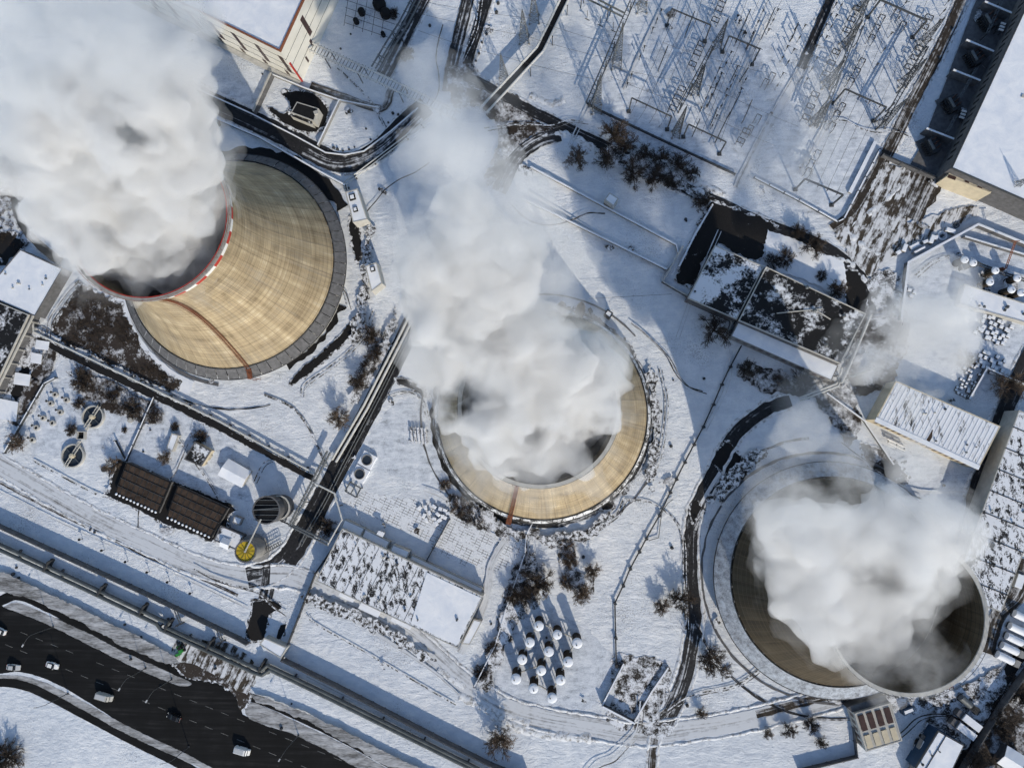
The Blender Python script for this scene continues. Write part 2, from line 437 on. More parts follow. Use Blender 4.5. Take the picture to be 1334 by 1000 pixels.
# ---------------------------------------------------------------- the ground and what lies flat on it
m = MB(); m.add([(-1500, -1500, 0), (1500, -1500, 0), (1500, 1500, 0), (-1500, 1500, 0)], [(0, 1, 2, 3)])
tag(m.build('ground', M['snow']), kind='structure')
_z = [0.02]
def nz():
    _z[0] += .004; return _z[0]
def smooth(pts, n=6):
    """Catmull-Rom through the points"""
    if len(pts) < 3 or n < 2: return [Vector(p) for p in pts]
    pts = [Vector(p) for p in pts]
    e = [pts[0]*2-pts[1]]+pts+[pts[-1]*2-pts[-2]]
    out = []
    for i in range(1, len(e)-2):
        a, b, c, d = e[i-1], e[i], e[i+1], e[i+2]
        for k in range(n):
            t = k/n
            out.append(.5*((2*b)+(c-a)*t+(2*a-5*b+4*c-d)*t*t+(3*b-a-3*c+d)*t**3))
    out.append(pts[-1]); return out
def even(pts, step):
    out = [pts[0]]; acc = 0
    for a, b in zip(pts[:-1], pts[1:]):
        L = (b-a).length
        if L < 1e-6: continue
        n = max(1, round(L/step))
        for k in range(1, n+1): out.append(a.lerp(b, k/n))
    return out
def offset(pts, d):
    out = []
    for i, p in enumerate(pts):
        a = pts[max(0, i-1)]; b = pts[min(len(pts)-1, i+1)]
        t = (b-a); t.z = 0; t.normalize()
        out.append(p+Vector((-t.y, t.x, 0))*d)
    return out
def road(name, uv, w, mat, rag=.35, sm=6, bank=0.0, bank_r=None, seed=0, z=None):
    c = even(smooth([P(*q) for q in uv], sm), 1.6); z = z or nz()
    ws = w if isinstance(w, (list, tuple)) else [w, w]
    def wid(i):
        f = i/(len(c)-1)*(len(ws)-1); k = min(int(f), len(ws)-2); return ws[k]+(ws[k+1]-ws[k])*(f-k)
    L = []; R = []; s = 0; uvs = []
    for i, p in enumerate(c):
        a = c[max(0, i-1)]; b = c[min(len(c)-1, i+1)]; t = (b-a).normalized(); nrm = Vector((-t.y, t.x, 0))
        if i: s += (c[i]-c[i-1]).length
        h = wid(i)/2
        jl = rag*(noise.noise(Vector((s*.35, seed, 3)))+.5*noise.noise(Vector((s*1.3, seed, 9)))); jr = rag*(noise.noise(Vector((s*.35, seed, 13)))+.5*noise.noise(Vector((s*1.3, seed, 19))))
        l = p+nrm*(h+jl); r = p-nrm*(h+jr); l.z = r.z = z
        L.append(l); R.append(r); uvs.append((s, h+jl, -h-jr))
    vs = []; vu = []
    for l, r, q in zip(L, R, uvs): vs += [l, r]; vu += [(q[0]+seed*31, q[1]+seed*7), (q[0]+seed*31, q[2]+seed*7)]
    m = MB(); m.add(vs, [(2*i, 2*i+1, 2*i+3, 2*i+2) for i in range(len(c)-1)], vu)
    o = tag(m.build(name, M[mat]), kind='structure')
    if bank:
        snow_bank([p+Vector((0, 0, 0)) for p in offset(c, ws[0]/2+.5)], bank, seed)
        snow_bank([p for p in offset(c, -ws[0]/2-.5)], bank if bank_r is None else bank_r, seed+5)
    return o
def snow_bank(c, h, seed=0, w=1.1):
    """a ploughed ridge of snow"""
    if h <= 0: return
    vs = []; n = 5
    for i, p in enumerate(c):
        a = c[max(0, i-1)]; b = c[min(len(c)-1, i+1)]; t = (b-a); t.z = 0; t.normalize(); nr = Vector((-t.y, t.x, 0))
        k = .55+.9*abs(noise.noise(Vector((p.x*.25, p.y*.25, seed))))+.5*noise.noise(Vector((p.x, p.y, seed)))
        k = max(.0, k-.25*(noise.noise(Vector((p.x*.11, p.y*.11, seed+2)))>.12)); ww = w*(.7+.6*k)
        jit = .6*noise.noise(Vector((p.x*.5, p.y*.5, seed+9)))
        for q, zz in ((-1, -.02), (-.45, .75), (.05, 1), (.5, .6), (1, -.02)):
            v = p+nr*(q*ww*.5+jit); vs.append((v.x, v.y, max(-.02, zz*h*k)))
    fs = []
    for i in range(len(c)-1):
        for j in range(n-1): fs.append((i*n+j, (i+1)*n+j, (i+1)*n+j+1, i*n+j+1))
    m = MB(); m.add(vs, fs); tag(m.build('snow_bank', M['bank_snow'], smooth=True), kind='structure')
def bank_px(uv, h, seed=0, w=1.3, sm=5): snow_bank(even(smooth([P(*q) for q in uv], sm), .8), h, seed, w)
def patch(name, uv, mat, rag=.6, sm=3, seed=0, z=None, step=.9, halo=True):
    """a flat patch with a ragged outline"""
    if mat in ('melt', 'black', 'soil') and halo:
        cu = sum(q[0] for q in uv)/len(uv); cv = sum(q[1] for q in uv)/len(uv)
        uv2 = [(a+(a-cu)/max(1e-3, math.hypot(a-cu, b-cv))*3.2, b+(b-cv)/max(1e-3, math.hypot(a-cu, b-cv))*3.2) for a, b in uv]
        patch(name, uv2, 'melt_edge', max(.8, rag*1.3), sm, seed+.5, None, .6, False)
    z = z or nz(); step = min(step, .6)
    if mat == 'black': mat = 'melt'
    pts = [P(*q) for q in uv]; pts.append(pts[0].copy())
    c = even(smooth(pts, sm), step)[:-1]; z = z or nz(); vs = []
    for i, p in enumerate(c):
        a = c[i-1]; b = c[(i+1) % len(c)]; t = (b-a).normalized(); nr = Vector((-t.y, t.x, 0))
        q = rag*(1.3*noise.noise(p*.22+Vector((seed, 0, 0)))+.8*noise.noise(p*.7+Vector((0, seed, 0)))+.5*noise.noise(p*2.1+Vector((0, 0, seed)))+.35*noise.noise(p*4.7+Vector((0, 0, seed))))
        v = p+nr*q; vs.append((v.x, v.y, z))
    from mathutils.geometry import tessellate_polygon
    tr = tessellate_polygon([[Vector(v) for v in vs]])
    dd = Vector((-.42, -.907, 0)); nn = Vector((.907, -.42, 0)); vu = [(Vector(v).dot(dd), Vector(v).dot(nn)) for v in vs]
    m = MB(); m.add(vs, [t if ((Vector(vs[t[1]])-Vector(vs[t[0]])).cross(Vector(vs[t[2]])-Vector(vs[t[0]]))).z > 0 else t[::-1] for t in tr], vu)
    return tag(m.build(name, M[mat]), kind='structure')
def blob(name, u, v, r, mat, seed=0, sx=1, sy=1, rag=1.0, rot=0):
    n = 10; pts = []
    for i in range(n):
        a = 2*math.pi*i/n; k = r*(1+.25*noise.noise(Vector((math.cos(a)*1.5, math.sin(a)*1.5, seed+.5))))
        x, y = k*sx*math.cos(a), k*sy*math.sin(a)
        pts.append((u+x*math.cos(rot)-y*math.sin(rot), v+x*math.sin(rot)+y*math.cos(rot)))
    return patch(name, pts, mat, rag, 3, seed)
def ring(name, uv, r0, r1, mat, a0=0, a1=360, z=None, rag=.25, seed=0):
    c = P(*uv); z = z or nz(); n = int(abs(a1-a0)/360*200)+4; vs = []; vu = []
    for i in range(n+1):
        a = math.radians(a0+(a1-a0)*i/n)
        for r, q in ((r0, 5), (r1, 11)):
            rr = r+rag*noise.noise(Vector((math.cos(a)*r*.3, math.sin(a)*r*.3, seed+q)))*1.5
            vs.append((c.x+rr*math.cos(a), c.y+rr*math.sin(a), z)); vu.append((a*(r0+r1)/2, rr))
    m = MB(); m.add(vs, [(2*i, 2*i+1, 2*i+3, 2*i+2) for i in range(n)], vu)
    return tag(m.build(name, M[mat]), kind='structure')

# --- the dual carriageway at the lower left
patch('road', [(-60, 742), (5, 790), (60, 800), (130, 826), (200, 862), (250, 882), (290, 886), (312, 902), (316, 930), (370, 948), (430, 975), (500, 1010), (560, 1045), (560, 1100), (330, 1030), (250, 992), (190, 962), (140, 930), (100, 905), (60, 884), (20, 874), (-60, 872)], 'asphalt', .12, 2, 1)
# frontage roads, verges
road('road', [(-40, 790), (-8, 786), (12, 777), (30, 776), (60, 789), (110, 815), (160, 842), (215, 868), (250, 884)], 3.2, 'asphalt', .2, seed=3)
patch('verge', [(6, 790), (22, 784), (50, 795), (110, 822), (160, 848), (215, 873), (240, 884), (250, 890), (235, 893), (190, 876), (130, 847), (60, 812), (14, 794)], 'verge_snow', .15, 3, 4, step=1.2)
road('road', [(-40, 893), (0, 888), (30, 892), (60, 904), (110, 930), (170, 962), (230, 992), (300, 1030)], 2.9, 'asphalt', .15, seed=5)
patch('verge', [(-30, 884), (0, 879), (30, 880), (62, 890), (110, 914), (160, 942), (210, 966), (250, 985), (300, 1015), (240, 990), (170, 958), (110, 925), (60, 898), (30, 886), (0, 883), (-30, 887)], 'verge_snow', .15, 3, 6, step=1.2)
road('road', [(305, 904), (340, 912), (400, 938), (460, 968), (520, 1002), (580, 1040)], [2.6, 2.4], 'asphalt', .15, seed=8)
patch('verge', [(318, 912), (345, 920), (400, 946), (450, 970), (500, 998), (560, 1035), (520, 1030), (440, 985), (380, 955), (325, 936)], 'verge_snow', .2, 3, 9, step=1.2)
patch('road_shoulder', [(228, 868), (245, 856), (262, 860), (290, 872), (316, 888), (325, 905), (314, 925), (305, 905), (280, 886), (250, 884)], 'soil', .4, 3, 5)
patch('rutted_ground', [(232, 830), (300, 838), (335, 868), (322, 905), (290, 885), (255, 865), (222, 858)], 'rutted', .4, 2, 7)
for a, b in (((0, 836), (430, 1012)), ((20, 820), (460, 996))):
    pa, pb = P(*a), P(*b); d = pb-pa; L = d.length; d.normalize(); n = Vector((-d.y, d.x, 0))*.07
    m = MB(); z = nz(); s = 2.0; k = 0
    while s < L-3:
        if noise.noise(Vector((s*.1, a[1], 0))) > -.25:
            p = pa+d*s; q = pa+d*(s+2.6); m.add([(*(p-n).xy, z), (*(q-n).xy, z), (*(q+n).xy, z), (*(p+n).xy, z)], [(0, 1, 2, 3)])
        s += 5.5
    tag(m.build('road_marking', M['paint_line']), kind='structure')
# --- long service road beside the slope
road('road', [(-30, 590), (0, 606), (76, 650), (140, 684), (191, 707), (240, 730), (290, 746), (330, 752), (352, 750)], 5.6, 'road_white', .4, bank=.35, seed=11)
road('track', [(-30, 612), (60, 660), (130, 694), (200, 728), (260, 752), (310, 775)], .9, 'road_dirty', .3, seed=12)
road('road', [(322, 752), (352, 744), (376, 726), (392, 700), (410, 668), (424, 640)], [7, 6.5], 'road_mixed', .5, bank=.4, seed=13)
road('road', [(372, 730), (400, 690), (430, 630), (462, 570), (500, 498), (528, 440), (545, 405)], [6.2, 6.4], 'road_dark', .3, seed=14)
road('road', [(352, 742), (349, 765), (345, 784)], [5.5, 4.5], 'road_mixed', .5, seed=15)
patch('melted_or_shaded_ground', [(330, 784), (357, 782), (366, 792), (350, 800), (344, 832), (322, 830), (328, 800)], 'black', .35, 2, 16)
patch('melted_or_shaded_ground', [(366, 814), (374, 812), (366, 832), (360, 830)], 'melt', .2, 2, 17)
road('road', [(352, 750), (385, 752), (420, 768), (470, 790), (530, 824), (570, 858), (611, 893), (675, 927), (764, 945), (835, 956), (900, 949), (960, 940), (1040, 921), (1110, 902), (1140, 896)], [6, 5], 'road_white', .35, bank=.5, seed=18)
road('road', [(985, 930), (1040, 916), (1090, 903), (1140, 893)], 2.2, 'road_dirty', .4, seed=19)
road('path', [(853, 958), (850, 985), (848, 1020)], 2.2, 'road_dirty', .4, bank=.4, seed=20)
patch('rutted_ground', [(800, 905), (850, 902), (878, 905), (880, 940), (862, 962), (835, 955), (790, 940)], 'thin_snow', .6, 3, 21)
patch('rutted_ground', [(800, 850), (870, 862), (862, 905), (812, 918), (795, 880)], 'thin_snow', .7, 3, 221)
# --- ring road round the right-hand tower
road('road', [(866, 940), (880, 912), (892, 880), (900, 845), (905, 800)], [5, 4], 'road_mixed', .6, bank=.3, seed=222)
road('road', [(904, 812), (905, 795), (900, 750), (900, 700), (905, 665), (925, 625), (945, 585), (965, 558), (1000, 532), (1030, 522)], [4, 4.2], 'road_dark', .5, bank=.4, seed=22)
road('road', [(905, 690), (912, 660), (935, 620), (955, 590)], 1.2, 'road_white', .2, seed=23)
patch('melted_or_shaded_ground', [(900, 660), (906, 652), (915, 665), (908, 680), (900, 676)], 'melt', .5, 3, 24)
patch('melted_or_shaded_ground', [(925, 600), (945, 575), (958, 590), (975, 610), (965, 625), (940, 612)], 'melt', .6, 3, 25)
patch('soil_patch', [(1120, 576), (1140, 583), (1165, 600), (1180, 618), (1178, 632), (1150, 618), (1128, 600)], 'soil', .5, 3, 26)
ring('path', (1076, 750), 41.5, 42.3, 'road_mixed', 95, 300, seed=2)
ring('path', (1076, 750), 37.0, 37.7, 'dark_concrete', 60, 320, seed=5)
# --- round the middle tower
ring('path', (706, 540), 34.2, 35.4, 'road_mixed', 0, 360, seed=7, rag=.5)
ring('path', (706, 540), 34.6, 35.6, 'melt', 150, 260, seed=9, rag=.7)
ring('path', (706, 540), 38.6, 39.1, 'dark_concrete', 40, 330, seed=11, rag=.2)
patch('melted_or_shaded_ground', [(785, 428), (800, 432), (818, 448), (828, 468), (822, 472), (806, 455), (790, 440)], 'melt', .5, 3, 27)
patch('melted_or_shaded_ground', [(768, 420), (785, 426), (788, 432), (772, 428)], 'black', .2, 3, 28)
patch('melted_or_shaded_ground', [(660, 410), (730, 402), (760, 412), (766, 430), (720, 436), (650, 430)], 'melt', .8, 3, 29)
patch('melted_or_shaded_ground', [(782, 655), (794, 652), (798, 660), (786, 664)], 'melt', .3, 3, 30)
patch('melted_or_shaded_ground', [(806, 640), (826, 622), (822, 635), (812, 645)], 'thin_snow', .6, 3, 31)
patch('melted_or_shaded_ground', [(517, 494), (527, 495), (545, 503), (557, 513), (553, 517), (540, 508), (522, 500)], 'melt', .3, 3, 32)
# --- round the left tower
ring('path', (312, 350), 38.6, 39.6, 'dark_concrete', 150, 262, seed=13, rag=.15)
ring('path', (312, 350), 40.0, 44.6, 'snow_roof', 150, 250, seed=15, rag=.3)
ring('path', (312, 350), 46.6, 47.0, 'melt', 190, 285, seed=17, rag=.3)
ring('melted_or_shaded_ground', (312, 350), 36.0, 38.0, 'melt', -62, -20, seed=19, rag=1.5)
ring('melted_or_shaded_ground', (312, 350), 37.5, 42.0, 'black', 30, 118, seed=21, rag=1.2)  # black arc paints the shade on the tower's upper side
patch('melted_or_shaded_ground', [(458, 284), (466, 292), (470, 318), (470, 338), (463, 338), (460, 312), (455, 295)], 'melt', .5, 3, 33)
patch('melted_or_shaded_ground', [(457, 418), (464, 420), (455, 438), (440, 455), (415, 475), (385, 500), (380, 494), (408, 468), (432, 448), (448, 432)], 'melt', .6, 3, 34)
patch('scrub_ground', [(106, 372), (135, 385), (160, 400), (176, 440), (205, 478), (232, 497), (222, 508), (180, 488), (120, 462), (72, 436), (84, 405)], 'soil', 1.2, 3, 35)
patch('melted_or_shaded_ground', [(0, 300), (30, 318), (8, 340), (-20, 350)], 'melt', 1.2, 3, 36)
patch('melted_or_shaded_ground', [(-20, 185), (30, 190), (42, 215), (30, 260), (-20, 280)], 'thin_snow', 1.5, 3, 37)
road('road', [(12, 215), (18, 245), (22, 275), (36, 302), (55, 322), (80, 342)], [2.2, 3.0], 'melt', .3, bank=.3, seed=38)
patch('melted_or_shaded_ground', [(30, 275), (50, 280), (55, 292), (46, 298), (34, 288)], 'black', .6, 3, 39)
patch('melted_or_shaded_ground', [(40, 425), (70, 432), (78, 446), (60, 480), (40, 510), (10, 540), (-10, 540), (10, 495)], 'thin_snow', .8, 2, 40)
patch('melted_or_shaded_ground', [(14, 512), (30, 480), (40, 485), (24, 525)], 'black', .5, 2, 41)
# --- upper left: road under the power hall
road('road', [(180, 95), (240, 116), (262, 127), (330, 158), (380, 182), (412, 200), (440, 212), (470, 209), (500, 190), (530, 160), (556, 138)], [6.5, 7.0], 'road_dark', .3, bank=.45, seed=42)
road('road', [(395, 198), (430, 214), (462, 212), (500, 192), (545, 150)], [3.5, 5.5], 'road_mixed', .5, seed=43)
patch('melted_or_shaded_ground', [(366, 123), (400, 120), (424, 138), (428, 150), (412, 172), (385, 168), (368, 160), (352, 143), (356, 141), (370, 150), (380, 140)], 'black', .5, 3, 44)
road('road', [(640, -20), (628, 20), (612, 72), (606, 95)], [3.8, 3.2], 'road_dark', .3, bank=.3, seed=45)
road('road', [(612, -10), (600, 40), (588, 90), (584, 120)], 4.2, 'road_mixed', .4, seed=46)
patch('rutted_ground', [(582, 88), (612, 84), (640, 112), (672, 126), (700, 160), (722, 172), (690, 178), (672, 200), (650, 236), (628, 240), (646, 196), (650, 168), (620, 140), (590, 142)], 'scrub_ground', .8, 3, 47)
road('road', [(606, 100), (640, 116), (690, 144), (740, 168), (790, 192), (840, 218), (890, 244), (940, 266), (990, 290), (1040, 308), (1080, 326), (1110, 350), (1128, 378), (1132, 410), (1122, 440), (1108, 470)], [3.2, 4.0], 'road_dark', .45, bank=.35, seed=48)
road('road', [(730, 176), (700, 185), (672, 208), (650, 250)], [4.5, 5], 'road_mixed', .5, seed=49)
road('road', [(560, -20), (540, 20), (520, 60), (500, 98)], 5.0, 'road_mixed', .4, bank=.3, seed=50)
road('path', [(405, 112), (450, 128), (497, 142), (510, 118)], 2.6, 'road_dirty', .4, seed=51)
# --- substation lanes
road('road', [(1090, -20), (1062, 45), (1043, 90)], 2.8, 'road_dark', .3, bank=.3, seed=52)
road('road', [(1043, 90), (1000, 165), (969, 225), (960, 245)], 2.6, 'road_white', .3, seed=53)
road('road', [(1262, -20), (1225, 62), (1185, 140), (1155, 200), (1140, 230), (1110, 280), (1085, 300)], [3.4, 4.2], 'road_dirty', .4, bank=.4, seed=54)
patch('rutted_ground', [(1150, 212), (1215, 235), (1205, 262), (1180, 290), (1262, 268), (1270, 280), (1190, 318), (1150, 345), (1130, 360), (1095, 318), (1090, 300), (1120, 270)], 'rutted', .7, 3, 55)
road('road', [(1210, 230), (1185, 285)], [11, 6], 'road_dirty', .9, seed=56)
patch('melted_or_shaded_ground', [(925, 262), (960, 275), (1000, 290), (1010, 300), (998, 315), (985, 340), (950, 325), (935, 316), (915, 345), (905, 372), (882, 366), (890, 340), (910, 300)], 'black', .8, 3, 57)
patch('melted_or_shaded_ground', [(1104, 350), (1122, 362), (1128, 400), (1118, 420), (1104, 395), (1098, 370)], 'melt', .8, 3, 58)
patch('melted_or_shaded_ground', [(1128, 362), (1160, 352), (1178, 372), (1172, 410), (1150, 400), (1134, 392)], 'thin_snow', .8, 3, 59)
patch('shaded_transformer_yard', [(1275, -10), (1330, -10), (1225, 232), (1185, 215), (1200, 190)], 'dark_concrete', .1, 1, 60)  # dark fill paints the hall's cast shadow over the yard
patch('scrub_ground', [(1290, 900), (1340, 850), (1400, 900), (1340, 1030), (1240, 1030)], 'scrub_ground', .6, 2, 61)
road('road', [(1345, 830), (1310, 880), (1275, 945), (1240, 1010)], 3.4, 'melt', .3, seed=62, bank=.5)
road('road', [(1345, 455), (1310, 530), (1290, 590), (1272, 640), (1260, 700), (1250, 730)], 5.0, 'road_dark', .4, bank=.3, seed=63)
road('road', [(1340, 730), (1325, 775), (1300, 800), (1285, 850)], [5, 4], 'road_dirty', .4, seed=64)
patch('melted_or_shaded_ground', [(1225, 905), (1260, 890), (1300, 870), (1310, 890), (1280, 940), (1245, 985), (1200, 1010), (1180, 1000), (1205, 940)], 'thin_snow', .8, 3, 65)
patch('gravel_yard', [(668, 735), (690, 725), (712, 745), (700, 790), (680, 800), (665, 770)], 'thin_snow', .9, 3, 66)
patch('scrub_ground', [(726, 700), (745, 700), (752, 745), (775, 745), (770, 780), (745, 770), (728, 740)], 'thin_snow', .9, 3, 67)
patch('thawed_snow', [(1120, 410), (1180, 400), (1175, 470), (1140, 510), (1100, 500)], 'scrub_ground', 1.0, 3, 68)
patch('thawed_snow', [(970, 470), (1050, 492), (1100, 500), (1120, 540), (1105, 580), (1060, 520), (1000, 510), (960, 490)], 'scrub_ground', 1.0, 3, 69)
patch('thawed_snow', [(1000, 300), (1075, 330), (1100, 350), (1098, 385), (1060, 370), (1000, 345)], 'snow_roof', .6, 3, 70)
patch('thawed_snow', [(60, 440), (75, 450), (58, 505), (32, 550), (10, 545), (40, 490)], 'scrub_ground', .8, 3, 71)
patch('thawed_snow', [(100, 478), (150, 500), (200, 525), (212, 545), (190, 550), (150, 535), (110, 520)], 'scrub_ground', .9, 3, 72)
# drifts and loose ridges left by the plough
for i, (uv, h) in enumerate([([(600, 905), (640, 925), (690, 942)], .5), ([(1085, 335), (1110, 345), (1130, 372)], .6), ([(1100, 300), (1140, 330), (1165, 330)], .7), ([(1130, 280), (1160, 255), (1180, 225)], .6),
    ([(700, 178), (745, 176), (790, 205)], .6), ([(880, 218), (915, 240), (945, 255)], .8), ([(690, 125), (720, 135), (735, 130)], .7), ([(605, 895), (570, 872)], .5), ([(640, 930), (700, 955), (770, 960)], .5)]):
    bank_px(uv, h, 40+i, 2.6)

# --- footpaths, ski and tyre tracks, slush and litter that break up the snow
rndg = random.Random(21)
TR = [([(345, 514), (380, 530), (402, 556), (418, 590), (426, 604)], .7, 'melt_edge'), ([(392, 515), (398, 500), (440, 470), (470, 440), (486, 405)], .4, 'melt_edge'), ([(405, 783), (450, 800), (500, 832), (560, 870), (600, 905)], .6, 'road_white'), ([(400, 800), (412, 812), (470, 845), (530, 880), (590, 915)], .4, 'melt_edge'),
 ([(415, 790), (470, 812), (525, 845), (575, 880)], .5, 'road_white'), ([(660, 700), (640, 735), (630, 790), (600, 850)], 2.2, 'road_white'), ([(686, 700), (684, 760), (668, 800)], .5, 'melt_edge'), ([(718, 702), (760, 694), (800, 672), (812, 650)], .5, 'melt_edge'), ([(812, 650), (850, 655), (885, 690), (890, 760), (893, 820)], .35, 'melt_edge'),
 ([(858, 480), (866, 520), (864, 556), (858, 590), (846, 625)], .35, 'melt_edge'), ([(535, 500), (560, 512), (575, 540), (590, 580)], .6, 'melt_edge'), ([(505, 515), (530, 510), (548, 520), (556, 545)], .4, 'melt_edge'), ([(690, 250), (740, 280), (800, 318), (860, 352)], .5, 'road_white'), ([(800, 60), (768, 130), (740, 190)], .4, 'road_white'),
 ([(866, 0), (840, 55), (812, 118)], .8, 'road_white'), ([(440, 90), (480, 130), (500, 165)], .4, 'melt_edge'), ([(0, 640), (80, 680), (160, 716), (240, 752), (320, 790)], .4, 'road_white'), ([(0, 760), (80, 795), (170, 836)], .35, 'road_white'), ([(400, 880), (470, 915), (560, 960)], .3, 'road_white'), ([(935, 300), (905, 370), (880, 440)], .3, 'road_white'),
 ([(950, 455), (945, 500), (915, 560)], .3, 'road_white'), ([(1000, 860), (960, 890), (900, 905), (860, 930)], .4, 'melt_edge'), ([(1196, 520), (1260, 545), (1290, 560)], .5, 'melt_edge'), ([(1140, 620), (1200, 640), (1255, 640)], .6, 'road_white'), ([(45, 600), (120, 640), (150, 650)], .5, 'melt_edge'), ([(235, 575), (280, 640), (300, 690)], .35, 'melt_edge'),
 ([(330, 630), (350, 600), (400, 610)], .35, 'melt_edge'), ([(1190, 360), (1215, 340), (1250, 330)], .5, 'melt_edge'), ([(1000, 20), (960, 110), (925, 190)], .5, 'road_white'), ([(1120, 60), (1080, 150), (1040, 225)], .5, 'road_white'), ([(625, 0), (618, 40), (600, 80)], .4, 'melt_edge')]
for i, (uv, w_, mt) in enumerate(TR):
    road('track', uv, w_, mt, w_*.3, seed=100+i)
    if w_ <= .5: road('track', [(a+4, b+2) for a, b in uv], w_*.7, mt, w_*.3, seed=140+i)
for i in range(95):
    u, v = rndg.uniform(0, 1334), rndg.uniform(0, 1000)
    if v > 660+.42*u and u < 700: continue
    blob('slush', u, v, rndg.uniform(1.5, 6), rndg.choice(['melt_edge', 'thin_snow', 'melt_edge', 'scrub_ground']), i, rndg.uniform(.6, 2.2), rndg.uniform(.5, 1.1), .8, rndg.choice([.45, -1.1, rndg.uniform(-1, 1)]))
# dirty aprons round yards and building feet
for i, (uv, mt) in enumerate([([(446, 655), (505, 680), (560, 705), (640, 742), (655, 700), (600, 665), (540, 650), (470, 640)], 'slab'), ([(598, 655), (690, 690), (676, 720), (650, 745), (560, 715)], 'slab'), ([(520, 520), (556, 520), (575, 600), (590, 650), (500, 610), (480, 570)], 'yard_snow'),
  ([(1185, 350), (1265, 305), (1330, 335), (1330, 520), (1240, 480), (1175, 420)], 'yard_snow'), ([(1120, 600), (1150, 580), (1270, 625), (1250, 690), (1180, 640)], 'yard_snow'), ([(800, 20), (1040, 60), (960, 225), (770, 140)], 'yard_snow'), ([(1060, 60), (1200, 40), (1140, 190), (1090, 285), (985, 230)], 'yard_snow'),
  ([(60, 500), (150, 490), (300, 570), (330, 650), (230, 640), (150, 590), (40, 590)], 'yard_snow'), ([(240, 100), (345, 110), (330, 150), (250, 118)], 'yard_snow'), ([(640, 800), (700, 780), (800, 850), (790, 900), (740, 930), (640, 890)], 'yard_snow')]):
    patch('yard', uv, mt, .8, 2, 300+i, z=.008+.0012*i)

for i in range(26):
    u, v = rndg.uniform(30, 1300), rndg.uniform(20, 980); a = rndg.uniform(0, 6.3); pts = []
    if v > 640+.42*u and u < 740: continue
    for k in range(7):
        pts.append((u, v)); u += 22*math.cos(a); v += 22*math.sin(a); a += rndg.uniform(-.5, .5)
    road('track', pts, rndg.uniform(.25, .45), rndg.choice(['melt_edge', 'road_dirty', 'road_white', 'road_white']), .15, seed=400+i)
    if i % 2: road('track', [(p+5, q+3) for p, q in pts], .3, 'road_dirty', .15, seed=440+i)
patch('shoulder', [(0, 742), (60, 768), (150, 812), (230, 852), (225, 864), (160, 838), (60, 784), (0, 768)], 'verge_snow', .5, 2, 501)
patch('shoulder', [(330, 900), (420, 935), (520, 985), (600, 1025), (590, 1035), (500, 992), (400, 935), (335, 912)], 'verge_snow', .5, 2, 502)

for i, (uv, mt) in enumerate([([(585, 640), (640, 668), (668, 690), (700, 690), (690, 705), (650, 700), (610, 680), (588, 662)], 'thin_snow'), ([(622, 890), (640, 850), (655, 800), (672, 760), (690, 720), (700, 730), (690, 790), (665, 830), (650, 870), (636, 895)], 'thin_snow'),
  ([(455, 520), (480, 470), (505, 425), (518, 415), (512, 440), (490, 490), (465, 530)], 'thin_snow'), ([(700, 700), (760, 690), (790, 665), (800, 672), (770, 700), (720, 712)], 'melt_edge'), ([(840, 620), (850, 560), (842, 480), (850, 480), (860, 560), (850, 630)], 'melt_edge'),
  ([(790, 190), (850, 214), (920, 250), (925, 262), (880, 250), (800, 215)], 'thin_snow'), ([(930, 640), (950, 610), (985, 585), (1000, 590), (960, 625), (940, 660)], 'melt_edge'), ([(400, 770), (470, 795), (560, 850), (555, 856), (460, 808), (400, 782)], 'melt_edge'),
  ([(1080, 905), (1120, 895), (1200, 905), (1230, 890), (1240, 905), (1190, 925), (1100, 915)], 'thin_snow'), ([(455, 440), (470, 380), (478, 300), (486, 300), (482, 390), (465, 450)], 'melt_edge')]):
    patch('dirty_snow', uv, mt, 1.3, 2, 600+i)
